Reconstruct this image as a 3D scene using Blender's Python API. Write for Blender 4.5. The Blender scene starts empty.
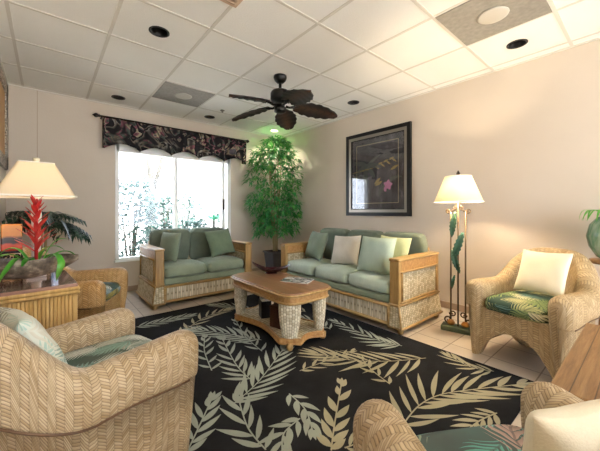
import bpy, math, random
from mathutils import Vector, Matrix
PI = math.pi
R = math.radians
random.seed(7)
SC = bpy.context.scene
COL = SC.collection

# ------------------------------------------------------------------ helpers
def tag(o, label=None, cat=None, group=None, kind=None):
    if label: o['label'] = label
    if cat: o['category'] = cat
    if group: o['group'] = group
    if kind: o['kind'] = kind
    return o

def empty(name, loc=(0, 0, 0), rz=0.0, label=None, cat=None, group=None):
    o = bpy.data.objects.new(name, None)
    o.empty_display_size = 0.1
    COL.objects.link(o)
    o.location = loc
    o.rotation_euler = (0, 0, rz)
    return tag(o, label, cat, group)

def lerp(a, b, t): return a + (b - a) * t
def sstep(a, b, x):
    t = min(1, max(0, (x - a) / (b - a)))
    return t * t * (3 - 2 * t)

class MB:
    """collects shapes, links them as one mesh object"""
    def __init__(self):
        self.v = []; self.f = []; self.uv = []; self.mi = []; self.sm = []
        self.m = 0; self.smooth = True; self.M = None
    def add(self, verts, faces, uvs=None, smooth=None):
        b = len(self.v)
        if self.M is not None:
            verts = [self.M @ Vector(p) for p in verts]
        self.v += [tuple(p) for p in verts]
        for i, f in enumerate(faces):
            self.f.append(tuple(b + k for k in f))
            self.uv.append(uvs[i] if uvs else None)
            self.mi.append(self.m)
            self.sm.append(self.smooth if smooth is None else smooth)
    def box(self, x0, x1, y0, y1, z0, z1, smooth=False):
        v = [(x, y, z) for z in (z0, z1) for y in (y0, y1) for x in (x0, x1)]
        f = [(0, 2, 3, 1), (4, 5, 7, 6), (0, 1, 5, 4), (2, 6, 7, 3), (0, 4, 6, 2), (1, 3, 7, 5)]
        self.add(v, f, None, smooth)
    def hexa(self, bot, top):
        """bot and top: four corners each, counter-clockwise"""
        v = list(bot) + list(top)
        f = [(3, 2, 1, 0), (4, 5, 6, 7), (0, 1, 5, 4), (1, 2, 6, 5), (2, 3, 7, 6), (3, 0, 4, 7)]
        self.add(v, f, None, False)
    def prism(self, poly, z0, z1):
        n = len(poly)
        v = [(x, y, z0) for x, y in poly] + [(x, y, z1) for x, y in poly]
        f = [tuple(range(n - 1, -1, -1)), tuple(range(n, 2 * n))]
        f += [(i, (i + 1) % n, n + (i + 1) % n, n + i) for i in range(n)]
        self.add(v, f, None, False)
    def tube(self, pts, r, seg=8, closed=False, cap=True, flat=1.0):
        pts = [Vector(p) for p in pts]
        n = len(pts)
        rr = r if isinstance(r, (list, tuple)) else [r] * n
        T = []
        for i in range(n):
            if closed: d = pts[(i + 1) % n] - pts[i - 1]
            else: d = pts[min(i + 1, n - 1)] - pts[max(i - 1, 0)]
            T.append(d.normalized() if d.length > 1e-9 else Vector((0, 0, 1)))
        up = Vector((0, 0, 1)) if abs(T[0].z) < 0.9 else Vector((1, 0, 0))
        N = (up - T[0] * up.dot(T[0])).normalized()
        V = []; L = 0; Ls = []
        for i in range(n):
            if i:
                N = N - T[i] * N.dot(T[i])
                N = N.normalized() if N.length > 1e-6 else T[i].orthogonal().normalized()
                L += (pts[i] - pts[i - 1]).length
            Ls.append(L)
            B = T[i].cross(N)
            for k in range(seg):
                a = 2 * PI * k / seg
                V.append(pts[i] + N * (math.cos(a) * rr[i] * flat) + B * (math.sin(a) * rr[i]))
        F = []; U = []
        m = n if closed else n - 1
        c0 = 2 * PI * max(rr)
        for i in range(m):
            for k in range(seg):
                a, b = i * seg + k, i * seg + (k + 1) % seg
                j = (i + 1) % n
                F.append((a, b, j * seg + (k + 1) % seg, j * seg + k))
                l0, l1 = Ls[i], (Ls[j] if j > i else Ls[i] + 0.02)
                u0, u1 = c0 * k / seg, c0 * (k + 1) / seg
                U.append(((u0, l0), (u1, l0), (u1, l1), (u0, l1)))
        if cap and not closed:
            F.append(tuple(range(seg - 1, -1, -1))); U.append(None)
            F.append(tuple(range((n - 1) * seg, n * seg))); U.append(None)
        self.add(V, F, U)
    def lathe(self, prof, seg=24, c=(0, 0, 0), sx=1, sy=1):
        V = []; F = []; U = []
        n = len(prof)
        for r, z in prof:
            for k in range(seg):
                a = 2 * PI * k / seg
                V.append((c[0] + r * math.cos(a) * sx, c[1] + r * math.sin(a) * sy, c[2] + z))
        L = [0]
        for i in range(1, n):
            L.append(L[-1] + math.hypot(prof[i][0] - prof[i - 1][0], prof[i][1] - prof[i - 1][1]))
        rm = max(p[0] for p in prof)
        for i in range(n - 1):
            for k in range(seg):
                k2 = (k + 1) % seg
                F.append((i * seg + k, i * seg + k2, (i + 1) * seg + k2, (i + 1) * seg + k))
                u0, u1 = 2 * PI * rm * k / seg, 2 * PI * rm * (k + 1) / seg
                U.append(((u0, L[i]), (u1, L[i]), (u1, L[i + 1]), (u0, L[i + 1])))
        if prof[0][0] > 1e-6: F.append(tuple(range(seg - 1, -1, -1))); U.append(None)
        if prof[-1][0] > 1e-6: F.append(tuple(range((n - 1) * seg, n * seg))); U.append(None)
        self.add(V, F, U)
    def grid(self, P, closeu=False, closev=False, uv=True, flip=False):
        """P[i][j] points; uv in metres by running length"""
        nu, nv = len(P), len(P[0])
        V = [p for row in P for p in row]
        def D(a, b): return math.dist(tuple(a), tuple(b))
        Lu = [0]
        jm = nv // 2
        for i in range(1, nu + 1): Lu.append(Lu[-1] + D(P[i % nu][jm], P[i - 1][jm]))
        F = []; U = []
        Lv = []
        for i in range(nu):
            l = [0]
            for j in range(1, nv + 1): l.append(l[-1] + D(P[i][j % nv], P[i][j - 1]))
            Lv.append(l)
        for i in range(nu if closeu else nu - 1):
            i2 = (i + 1) % nu
            for j in range(nv if closev else nv - 1):
                j2 = (j + 1) % nv
                q = (i * nv + j, i2 * nv + j, i2 * nv + j2, i * nv + j2)
                u = ((Lu[i], Lv[i][j]), (Lu[i + 1], Lv[i2][j]), (Lu[i + 1], Lv[i2][j + 1]), (Lu[i], Lv[i][j + 1]))
                if flip: q = q[::-1]; u = u[::-1]
                F.append(q); U.append(u)
        self.add(V, F, U)
    def build(self, name, mats, parent=None, loc=None, rot=None, bevel=None, bseg=2, sub=0, weld=False):
        me = bpy.data.meshes.new(name)
        me.from_pydata(self.v, [], self.f)
        if not isinstance(mats, (list, tuple)): mats = [mats]
        for m in mats: me.materials.append(m)
        lay = me.uv_layers.new(name='UVMap')
        for p in me.polygons:
            p.material_index = self.mi[p.index]
            p.use_smooth = self.sm[p.index]
            u = self.uv[p.index]
            if u is not None and len(u) == len(p.loop_indices):
                for li, c in zip(p.loop_indices, u): lay.data[li].uv = c
            else:
                n = p.normal; ax, ay, az = abs(n.x), abs(n.y), abs(n.z)
                for li in p.loop_indices:
                    co = me.vertices[me.loops[li].vertex_index].co
                    if ax >= ay and ax >= az: c = (co.y, co.z)
                    elif ay >= az: c = (co.x, co.z)
                    else: c = (co.x, co.y)
                    lay.data[li].uv = c
        me.validate()
        o = bpy.data.objects.new(name, me)
        COL.objects.link(o)
        if parent is not None: o.parent = parent
        if loc is not None: o.location = loc
        if rot is not None: o.rotation_euler = rot
        if bevel:
            b = o.modifiers.new('Bevel', 'BEVEL'); b.width = bevel; b.segments = bseg
            b.limit_method = 'ANGLE'; b.angle_limit = R(35)
        if sub:
            s = o.modifiers.new('Subdivision', 'SUBSURF'); s.levels = sub; s.render_levels = sub
        return o

# ------------------------------------------------------------------ materials
def lin(h):
    h = h.lstrip('#')
    c = [int(h[i:i + 2], 16) / 255 for i in (0, 2, 4)]
    return tuple((x / 12.92 if x <= 0.04045 else ((x + 0.055) / 1.055) ** 2.4) for x in c) + (1,)

class NT:
    def __init__(self, name):
        self.mat = bpy.data.materials.new(name)
        self.mat.use_nodes = True
        self.t = self.mat.node_tree
        self.bsdf = self.t.nodes['Principled BSDF']
        self.out = self.t.nodes['Material Output']
    def n(self, typ, **kw):
        x = self.t.nodes.new(typ)
        for k, v in kw.items(): setattr(x, k, v)
        return x
    def link(self, a, b): self.t.links.new(a, b)
    def put(self, sock, val):
        if hasattr(val, 'is_output') or isinstance(val, bpy.types.NodeSocket): self.link(val, sock)
        else: sock.default_value = val
    def math(self, op, a, b=None, c=None):
        x = self.n('ShaderNodeMath', operation=op)
        self.put(x.inputs[0], a)
        if b is not None: self.put(x.inputs[1], b)
        if c is not None: self.put(x.inputs[2], c)
        return x.outputs[0]
    def ramp(self, fac, stops, interp='LINEAR'):
        x = self.n('ShaderNodeValToRGB')
        x.color_ramp.interpolation = interp
        el = x.color_ramp.elements
        while len(el) < len(stops): el.new(0.5)
        for e, (p, c) in zip(el, stops):
            e.position = p; e.color = lin(c) if isinstance(c, str) else c
        self.put(x.inputs[0], fac)
        return x.outputs[0]
    def mix(self, fac, a, b, blend='MIX'):
        x = self.n('ShaderNodeMix', data_type='RGBA', blend_type=blend)
        self.put(x.inputs[0], fac); self.put(x.inputs[6], a); self.put(x.inputs[7], b)
        return x.outputs[2]
    def noise(self, vec, scale, detail=3, rough=0.5, dist=0.0):
        x = self.n('ShaderNodeTexNoise')
        if vec is not None: self.link(vec, x.inputs['Vector'])
        x.inputs['Scale'].default_value = scale
        x.inputs['Detail'].default_value = detail
        x.inputs['Roughness'].default_value = rough
        x.inputs['Distortion'].default_value = dist
        return x.outputs['Fac']
    def coord(self, which='Object'):
        return self.n('ShaderNodeTexCoord').outputs[which]
    def mapping(self, vec, scale=(1, 1, 1), rot=(0, 0, 0), loc=(0, 0, 0)):
        x = self.n('ShaderNodeMapping')
        self.link(vec, x.inputs[0])
        x.inputs['Location'].default_value = loc
        x.inputs['Rotation'].default_value = rot
        x.inputs['Scale'].default_value = scale
        return x.outputs[0]
    def sep(self, vec):
        x = self.n('ShaderNodeSeparateXYZ'); self.link(vec, x.inputs[0]); return x.outputs
    def comb(self, a, b, c=0.0):
        x = self.n('ShaderNodeCombineXYZ')
        for s, v in zip(x.inputs, (a, b, c)): self.put(s, v)
        return x.outputs[0]
    def bump(self, h, strength=0.3, dist=0.01):
        x = self.n('ShaderNodeBump')
        x.inputs['Strength'].default_value = strength
        x.inputs['Distance'].default_value = dist
        self.link(h, x.inputs['Height'])
        self.link(x.outputs[0], self.bsdf.inputs['Normal'])
    def base(self, c, rough=0.6, metal=0.0, spec=None):
        if isinstance(c, str): c = lin(c)
        self.put(self.bsdf.inputs['Base Color'], c)
        self.put(self.bsdf.inputs['Roughness'], rough)
        self.bsdf.inputs['Metallic'].default_value = metal
        if spec is not None: self.bsdf.inputs['Specular IOR Level'].default_value = spec
        return self

def plain(name, c, rough=0.6, metal=0.0, spec=None):
    return NT(name).base(c, rough, metal, spec).mat

def fabric(name, c, c2, scale=60, rough=0.95, bump=0.25):
    k = NT(name); co = k.coord()
    big = k.noise(co, 5, 4); fine = k.noise(co, scale * 4, 2)
    f = k.math('ADD', k.math('MULTIPLY', big, 0.65), k.math('MULTIPLY', fine, 0.35))
    k.base(k.ramp(f, [(0.32, c), (0.68, c2)]), rough, spec=0.2)
    k.bsdf.inputs['Sheen Weight'].default_value = 0.15
    k.bump(k.math('ADD', k.math('MULTIPLY', big, 2.0), fine), bump, 0.006)
    return k.mat

def wood(name, c, c2, c3, axis='X', scale=1.0, rough=0.45, coat=0.0):
    k = NT(name); co = k.coord()
    s = {'X': (1.2, 14, 14), 'Y': (14, 1.2, 14), 'Z': (14, 14, 1.2)}[axis]
    m = k.mapping(co, tuple(x * scale for x in s))
    g = k.noise(m, 2.2, 6, 0.65, 0.6)
    k.base(k.ramp(g, [(0.25, c), (0.5, c2), (0.72, c3)]), rough)
    k.bsdf.inputs['Coat Weight'].default_value = coat
    k.bump(g, 0.15, 0.004)
    return k.mat

def wicker(name, dark, mid, light, w=0.026, h=0.0115):
    """herringbone weave on the UV in metres"""
    k = NT(name)
    s = k.sep(k.coord('UV'))
    us = k.math('DIVIDE', s[0], w)
    col = k.math('FLOOR', us)
    fu = k.math('SUBTRACT', us, col)
    par = k.math('MODULO', k.math('ABSOLUTE', col), 2.0)
    sgn = k.math('SUBTRACT', k.math('MULTIPLY', par, 2.0), 1.0)
    vs = k.math('ADD', k.math('DIVIDE', s[1], h), k.math('MULTIPLY', k.math('MULTIPLY', sgn, fu), w / h * 0.75))
    row = k.math('FLOOR', vs)
    fv = k.math('SUBTRACT', vs, row)
    wn = k.n('ShaderNodeTexWhiteNoise', noise_dimensions='2D')
    k.link(k.comb(col, row), wn.inputs['Vector'])
    prof = k.math('MULTIPLY', k.math('MULTIPLY', fv, k.math('SUBTRACT', 1.0, fv)), 4.0)
    pu = k.math('MULTIPLY', k.math('MULTIPLY', fu, k.math('SUBTRACT', 1.0, fu)), 4.0)
    pu = k.math('POWER', pu, 0.35)
    hgt = k.math('MULTIPLY', k.math('POWER', prof, 0.6), k.math('ADD', 0.35, k.math('MULTIPLY', pu, 0.65)))
    big = k.noise(k.coord(), 4.0, 3)
    tone = k.math('ADD', k.math('MULTIPLY', wn.outputs['Value'], 0.4), k.math('MULTIPLY', big, 0.6))
    strand = k.ramp(tone, [(0.15, mid), (0.75, light)])
    c = k.mix(k.math('SMOOTH_MIN', k.math('MULTIPLY', hgt, 1.35), 1.0, 0.1), lin(dark), strand)
    k.base(c, 0.5, spec=0.35)
    k.bump(hgt, 0.55, 0.004)
    return k.mat

def seagrass(name, dark, mid, light, bw=0.016, bh=0.034):
    """upright twisted strands in staggered lengths on the UV in metres"""
    k = NT(name)
    s = k.sep(k.coord('UV'))
    us = k.math('DIVIDE', s[0], bw); col = k.math('FLOOR', us); fu = k.math('SUBTRACT', us, col)
    off = k.math('MULTIPLY', k.math('MODULO', k.math('ABSOLUTE', col), 2.0), 0.5)
    vs = k.math('ADD', k.math('DIVIDE', s[1], bh), off); row = k.math('FLOOR', vs); fv = k.math('SUBTRACT', vs, row)
    pu = k.math('MULTIPLY', k.math('MULTIPLY', fu, k.math('SUBTRACT', 1.0, fu)), 4.0)
    pv = k.math('MULTIPLY', k.math('MULTIPLY', fv, k.math('SUBTRACT', 1.0, fv)), 4.0)
    hgt = k.math('MULTIPLY', k.math('POWER', pu, 0.5), k.math('POWER', pv, 0.35))
    wn = k.n('ShaderNodeTexWhiteNoise', noise_dimensions='2D')
    k.link(k.comb(col, row), wn.inputs['Vector'])
    strand = k.ramp(wn.outputs['Value'], [(0.1, mid), (0.7, light)])
    k.base(k.mix(k.math('SMOOTH_MIN', k.math('MULTIPLY', hgt, 1.3), 1.0, 0.1), lin(dark), strand), 0.7, spec=0.25)
    k.bump(hgt, 0.6, 0.004)
    return k.mat

def leafprint(name, ground, cols, scale=9.0, density=0.62, rough=0.9, fat=0.52):
    """printed fronds: in two overlapping layers every voronoi cell carries a leaf of its own heading and colour"""
    k = NT(name)
    uv = k.coord('UV')
    wob = k.n('ShaderNodeTexNoise'); k.link(uv, wob.inputs['Vector']); wob.inputs['Scale'].default_value = scale * 0.9
    wv = k.n('ShaderNodeVectorMath', operation='SCALE'); wv.inputs['Scale'].default_value = 0.5 / scale
    k.link(wob.outputs['Color'], wv.inputs[0])
    ad = k.n('ShaderNodeVectorMath', operation='ADD'); k.link(uv, ad.inputs[0]); k.link(wv.outputs[0], ad.inputs[1])
    col = k.mix(k.noise(uv, scale * 0.9, 3), lin(ground), lin(cols[2]))
    col = k.mix(0.6, col, lin(ground))
    for li, (sc_, off) in enumerate(((scale, 0.0), (scale * 0.8, 3.7))):
        co = k.mapping(ad.outputs[0], (1, 1, 1), (0, 0, 0.6 * li), (off, off * 0.7, 0))
        vor = k.n('ShaderNodeTexVoronoi', voronoi_dimensions='2D')
        k.link(co, vor.inputs['Vector']); vor.inputs['Scale'].default_value = sc_
        vs = k.n('ShaderNodeVectorMath', operation='SUBTRACT')
        k.link(k.mapping(co, (sc_, sc_, 1)), vs.inputs[0]); k.link(k.mapping(vor.outputs['Position'], (sc_, sc_, 1)), vs.inputs[1])
        sc = k.n('ShaderNodeSeparateColor'); k.link(vor.outputs['Color'], sc.inputs[0])
        rot = k.n('ShaderNodeVectorRotate', rotation_type='Z_AXIS')
        k.link(vs.outputs[0], rot.inputs['Vector']); k.link(k.math('MULTIPLY', sc.outputs[0], 6.283), rot.inputs['Angle'])
        p = k.sep(rot.outputs[0]); ay = k.math('ABSOLUTE', p[1])
        st = k.math('FRACT', k.math('MULTIPLY', k.math('SUBTRACT', p[0], k.math('MULTIPLY', ay, 1.3)), 6.5))
        # fingers grow longer than the gaps: a serrated frond outline
        tri = k.math('ABSOLUTE', k.math('SUBTRACT', st, 0.45))
        wid = k.math('MULTIPLY', k.math('SUBTRACT', 1.0, k.math('POWER', k.math('DIVIDE', p[0], 0.8), 2.0)), fat)
        reach = k.math('SUBTRACT', wid, k.math('MULTIPLY', tri, 0.62 + (1 - density) * 0.6))
        mask = k.math('LESS_THAN', ay, reach)
        rib = k.math('LESS_THAN', ay, 0.018)
        n = len(cols)
        leafc = k.ramp(sc.outputs[1 + li % 2], [(i / n, c) for i, c in enumerate(cols)], 'CONSTANT')
        leafc = k.mix(k.math('MULTIPLY', st, 0.45), leafc, lin(ground))
        leafc = k.mix(k.math('MULTIPLY', rib, 0.5), leafc, lin(ground))
        col = k.mix(mask, col, leafc)
    k.base(col, rough, spec=0.2)
    k.bump(k.noise(uv, 400, 1), 0.1, 0.003)
    return k.mat

def leafmat(name, cols, rough=0.4, trans=0.25):
    k = NT(name)
    wn = k.noise(k.coord(), 9.0, 2)
    n = len(cols)
    k.base(k.ramp(wn, [(0.3 + 0.4 * i / max(1, n - 1), c) for i, c in enumerate(cols)]), rough)
    tr = k.n('ShaderNodeBsdfTranslucent')
    tr.inputs[0].default_value = lin(cols[-1])
    mx = k.n('ShaderNodeMixShader'); mx.inputs[0].default_value = trans
    k.link(k.bsdf.outputs[0], mx.inputs[1]); k.link(tr.outputs[0], mx.inputs[2])
    k.link(mx.outputs[0], k.out.inputs[0])
    return k.mat

def shademat(name, c, trans=0.45):
    k = NT(name)
    k.base(c, 0.9, spec=0.1)
    tr = k.n('ShaderNodeBsdfTranslucent'); tr.inputs[0].default_value = lin(c)
    mx = k.n('ShaderNodeMixShader'); mx.inputs[0].default_value = trans
    k.link(k.bsdf.outputs[0], mx.inputs[1]); k.link(tr.outputs[0], mx.inputs[2])
    k.link(mx.outputs[0], k.out.inputs[0])
    return k.mat

def glassmat(name, tint='#ffffff', refl=0.06, rough=0.0):
    k = NT(name)
    t = k.n('ShaderNodeBsdfTransparent'); t.inputs[0].default_value = lin(tint)
    g = k.n('ShaderNodeBsdfGlossy'); g.inputs['Roughness'].default_value = rough
    fr = k.n('ShaderNodeLayerWeight'); fr.inputs[0].default_value = 0.15
    mx = k.n('ShaderNodeMixShader')
    k.link(k.math('ADD', k.math('MULTIPLY', fr.outputs['Fresnel'], 0.6), refl * 0.5), mx.inputs[0])
    k.link(t.outputs[0], mx.inputs[1]); k.link(g.outputs[0], mx.inputs[2])
    k.link(mx.outputs[0], k.out.inputs[0])
    return k.mat

def emit(name, c, s):
    k = NT(name)
    k.base('#202020', 0.6)
    k.bsdf.inputs['Emission Color'].default_value = lin(c)
    k.bsdf.inputs['Emission Strength'].default_value = s
    return k.mat

def wallmat(name, c, c2):
    k = NT(name); co = k.coord()
    a = k.noise(co, 1.3, 3); b = k.noise(co, 55, 4, 0.6)
    k.base(k.ramp(a, [(0.3, c), (0.7, c2)]), 0.85, spec=0.2)
    k.bump(b, 0.18, 0.006)
    return k.mat

M = {}
M['wall'] = wallmat('wall_paint', '#cbbeae', '#d1c5b6')
M['ceil'] = None
k = NT('ceiling_tile'); co = k.coord()
f1 = k.noise(co, 120, 4, 0.7); f2 = k.noise(co, 2.0, 3)
k.base(k.mix(k.math('MULTIPLY', f1, 0.5), k.ramp(f2, [(0.3, '#f1efe9'), (0.7, '#f5f3ee')]), lin('#e3dfd7')), 0.95, spec=0.1)
k.bump(f1, 0.6, 0.006); M['ceil'] = k.mat
M['tbar'] = plain('ceiling_grid_metal', '#d6d1c7', 0.7)
k = NT('floor_tile'); s = k.sep(k.coord())
tx = k.math('DIVIDE', k.math('SUBTRACT', s[0], 2.62), 0.305); ty = k.math('DIVIDE', k.math('SUBTRACT', s[1], 0.81), 0.305)
fx = k.math('FRACT', tx); fy = k.math('FRACT', ty)
ex = k.math('MINIMUM', fx, k.math('SUBTRACT', 1.0, fx)); ey = k.math('MINIMUM', fy, k.math('SUBTRACT', 1.0, fy))
e = k.math('MINIMUM', ex, ey)
grout = k.math('LESS_THAN', e, 0.014)
wn = k.n('ShaderNodeTexWhiteNoise', noise_dimensions='2D'); k.link(k.comb(k.math('FLOOR', tx), k.math('FLOOR', ty)), wn.inputs['Vector'])
nn = k.noise(k.coord(), 6, 4)
tone = k.math('ADD', k.math('MULTIPLY', wn.outputs['Value'], 0.35), k.math('MULTIPLY', nn, 0.65))
k.base(k.mix(grout, k.ramp(tone, [(0.25, '#bfb1a0'), (0.7, '#d0c4b4')]), lin('#8d7f6e')), 0.32)
k.bump(k.math('SMOOTH_MIN', e, 0.03, 0.01), 0.3, 0.02); M['tile'] = k.mat
M['base'] = plain('baseboard_tile', '#a8917c', 0.4)
M['white'] = plain('white_frame', '#f2f2f0', 0.4)
M['glass'] = glassmat('window_glass')
M['picglass'] = glassmat('picture_glass', '#ffffff', 0.14)
M['wicker'] = wicker('rattan_weave', '#5f4830', '#a2865e', '#d3be9c')
M['wicker2'] = wicker('pale_rattan_weave', '#554029', '#a08459', '#c9b189', 0.036, 0.017)
M['wicker3'] = wicker('honey_rattan_weave', '#5f4425', '#ac834c', '#d0ad77', 0.036, 0.017)
M['rim'] = plain('rattan_rim', '#5f4226', 0.5)
M['seagrass'] = seagrass('seagrass_weave', '#5f5442', '#b9ad92', '#e0d7bf', 0.022, 0.16)
M['legweave'] = seagrass('leg_weave', '#6f644c', '#bdb299', '#e0d8c2', 0.017, 0.026)
M['seagrass2'] = seagrass('seagrass_panel', '#6f624a', '#b5a888', '#d8ccae', 0.03, 0.022)
M['rattan'] = wood('rattan_pole', '#82653c', '#a5844e', '#c3a472', 'X', 0.7, 0.4)
M['rattanz'] = wood('rattan_post', '#7f6239', '#a5834d', '#c4a472', 'Z', 0.7, 0.4)
M['rattany'] = wood('rattan_rail', '#82653c', '#a5844e', '#c3a472', 'Y', 0.7, 0.4)
k = NT('bamboo_band'); s = k.sep(k.coord('UV'))
fr = k.math('FRACT', k.math('DIVIDE', s[0], 0.011)); pr = k.math('MULTIPLY', k.math('MULTIPLY', fr, k.math('SUBTRACT', 1.0, fr)), 4.0)
k.base(k.mix(k.math('POWER', pr, 0.5), lin('#7d5329'), k.ramp(k.noise(k.coord(), 40, 2), [(0.3, '#a87a45'), (0.7, '#c99f66')])), 0.5)
k.bump(pr, 0.4, 0.003); M['band'] = k.mat
M['tabletop'] = wood('coffee_table_wood', '#835c40', '#976d4d', '#aa805d', 'Y', 0.8, 0.28, 0.3)
M['green'] = fabric('sage_green_fabric', '#7d8a74', '#97a28b')
M['darkgreen'] = fabric('deep_green_fabric', '#636d5e', '#7d8776')
M['sagelt'] = fabric('pale_sage_fabric', '#a0b0a0', '#bccabb')
M['mint'] = fabric('mint_fabric', '#99ab9c', '#b3c2b2')
M['lime'] = fabric('yellow_green_fabric', '#a9b084', '#bfc49a')
M['greyfab'] = fabric('pale_grey_fabric', '#bdb8ae', '#d6d2c8')
M['cream'] = fabric('cream_fabric', '#e3d6b8', '#efe5cb')
M['print'] = leafprint('tropical_print', '#33443c', ['#cfc690', '#8b9c63', '#4e6b58', '#e0d9ae', '#6a8c85', '#b0b27c'], 5.5, 0.55, fat=0.5)
M['print2'] = leafprint('teal_leaf_print', '#55504f', ['#6fb0a0', '#8fc3b0', '#5b978a', '#c0a294', '#a3b598'], 6.0, 0.7, fat=0.40)
M['print3'] = leafprint('blue_leaf_print', '#33403f', ['#9fb0ae', '#6c8288', '#b7a95c', '#4b6662', '#c8cfc6'], 8.0, 0.66)
M['print4'] = leafprint('pale_leaf_print', '#5b665d', ['#8fb0a2', '#cfd0c2', '#4c6458', '#e0e2d8', '#9aa596'], 8.0, 0.6)
M['print5'] = leafprint('watercolour_leaf_print', '#d6d6c8', ['#9dbfb2', '#8a8a74', '#b7cabb', '#7e9a8e', '#c9c6b2'], 6.0, 0.7, fat=0.42)
k = NT('valance_print'); uv = k.coord('UV')
sw = k.noise(uv, 3.4, 2, 0.5, 1.4); sw2 = k.noise(k.mapping(uv, (1, 1, 1), (0, 0, 0), (4, 2, 0)), 4.0, 2, 0.5, 1.2)
band = k.math('FRACT', k.math('MULTIPLY', sw, 6.0))
tone = k.ramp(sw2, [(0.0, '#8f8a82'), (0.40, '#7c7264'), (0.47, '#59625a'), (0.53, '#8a5560'), (0.58, '#a89b83'), (0.66, '#6b6772')], 'CONSTANT')
fade = k.math('MULTIPLY', k.math('SUBTRACT', band, 0.45), 1.8)
k.base(k.mix(k.math('MAXIMUM', fade, 0.0), lin('#232124'), tone), 0.95, spec=0.15); M['valance'] = k.mat
M['black'] = plain('black_metal', '#14120f', 0.4, 0.3)
M['can'] = plain('can_baffle', '#0d0c0b', 0.5)
M['canlamp'] = plain('can_reflector', '#8f8a80', 0.3)
M['bronze'] = plain('dark_bronze', '#2c231c', 0.4, 0.6)
k = NT('fan_blade_wood'); s = k.sep(k.coord('UV'))
rib = k.math('FRACT', k.math('MULTIPLY', k.math('ADD', s[0], k.math('MULTIPLY', k.math('ABSOLUTE', s[1]), 0.8)), 14.0))
rp = k.math('LESS_THAN', rib, 0.12)
edge = k.math('ABSOLUTE', s[1])
bc = k.ramp(k.math('ADD', k.math('MULTIPLY', edge, 9.0), k.math('MULTIPLY', k.noise(k.coord(), 20, 4), 0.3)), [(0.15, '#4d3325'), (0.85, '#1c1410')])
k.base(k.mix(rp, bc, lin('#1b120d')), 0.5); k.bump(rib, 0.3, 0.004); M['blade'] = k.mat
M['rugbase'] = fabric('black_rug_pile', '#1d1d1e', '#2a2a2c', 90, 1.0, 0.3)
M['rugbase'].node_tree.nodes['Principled BSDF'].inputs['Sheen Weight'].default_value = 0
M['rugbase'].node_tree.nodes['Principled BSDF'].inputs['Specular IOR Level'].default_value = 0.08
M['rugleaf'] = fabric('sage_rug_leaf', '#878e81', '#9fa698', 90, 1.0, 0.3)
M['rugleaf2'] = fabric('gold_rug_leaf', '#938d70', '#a9a285', 90, 1.0, 0.3)
M['leafA'] = leafmat('tree_leaves', ['#186034', '#31894a', '#79b955'], 0.45, 0.16)
M['leafB'] = leafmat('palm_leaves', ['#12241a', '#1c3524', '#2c4a33'], 0.35, 0.12)
M['leafC'] = leafmat('bromeliad_leaves', ['#2f8a28', '#4fa834', '#86c455'], 0.3, 0.2)
M['red'] = leafmat('bromeliad_flower', ['#a81f22', '#c8302f', '#dc5a50'], 0.4, 0.15)
M['bark'] = wood('bamboo_stem', '#6d5a3c', '#8f7b55', '#a8946a', 'Z', 1.0, 0.6)
M['pot'] = plain('charcoal_pot', '#4a4a4e', 0.5)
M['soil'] = plain('dark_soil', '#2a211a', 0.95)
k = NT('aged_ceramic'); k.base(k.ramp(k.noise(k.coord(), 14, 6, 0.65), [(0.34, '#372d25'), (0.5, '#6f6152'), (0.64, '#b0a18d')]), 0.35)
k.bump(k.noise(k.coord(), 18, 5), 0.3, 0.01); M['ceramic'] = k.mat
M['acrylic'] = glassmat('clear_acrylic', '#dfe3ea', 0.2)
M['shade'] = shademat('linen_shade', '#eddfc2', 0.26)
M['shade2'] = shademat('cream_shade', '#e6d3ab', 0.05)
M['trimcloth'] = plain('white_shade_trim', '#f4efe4', 0.8)
M['lampwhite'] = plain('white_lamp_base', '#e9e6df', 0.3)
k = NT('candle_wax'); z = k.sep(k.coord('Generated'))[2]
nz = k.math('ADD', z, k.math('MULTIPLY', k.math('SUBTRACT', k.noise(k.coord(), 16, 3), 0.5), 0.25))
k.base(k.ramp(nz, [(0.0, '#c9402c'), (0.24, '#d2502f'), (0.3, '#3a2a22'), (0.46, '#4a3227'), (0.56, '#d98a3c'), (1.0, '#e89a45')]), 0.4)
k.bsdf.inputs['Subsurface Weight'].default_value = 0.1; M['candle'] = k.mat
M['iron'] = plain('wrought_iron', '#2a2420', 0.5, 0.5)
M['ironbrown'] = plain('brown_iron_rod', '#5b4a35', 0.5, 0.4)
k = NT('verdigris_leaf'); k.base(k.ramp(k.noise(k.coord(), 14, 4), [(0.3, '#26463a'), (0.6, '#3f6a52'), (0.8, '#748f66')]), 0.5, 0.2); M['patina'] = k.mat
M['stone'] = plain('green_stone_base', '#4d5a45', 0.5)
M['amber'] = plain('amber_stone', '#b07a35', 0.4)
M['bamboo'] = wood('bamboo_pole', '#a98246', '#c8a262', '#ddbd80', 'Z', 0.8, 0.45)
M['mahog'] = wood('side_table_top', '#8c6a5c', '#a47f6f', '#b99485', 'X', 0.6, 0.12, 0.6)
k = NT('plank_wood'); co = k.coord(); s = k.sep(co)
g = k.noise(k.mapping(co, (1.6, 22, 22)), 2.2, 6, 0.65, 0.5)
pl = k.math('FRACT', k.math('DIVIDE', s[1], 0.062)); pe = k.math('LESS_THAN', k.math('MINIMUM', pl, k.math('SUBTRACT', 1.0, pl)), 0.03)
k.base(k.mix(k.math('MULTIPLY', pe, 0.8), k.ramp(g, [(0.25, '#664729'), (0.5, '#8c673f'), (0.75, '#a68053')]), lin('#3f2b17')), 0.5)
k.bump(g, 0.25, 0.005); M['plank'] = k.mat
M['plankleg'] = wood('plank_table_leg', '#664729', '#8c673f', '#a68053', 'Z', 1.2, 0.5)
M['silver'] = plain('pewter_frame', '#8f887d', 0.35, 0.6)
M['mat'] = NT('dark_print_paper').base('#2b2a2e', 0.8).mat
k = NT('dark_print'); co = k.coord()
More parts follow.
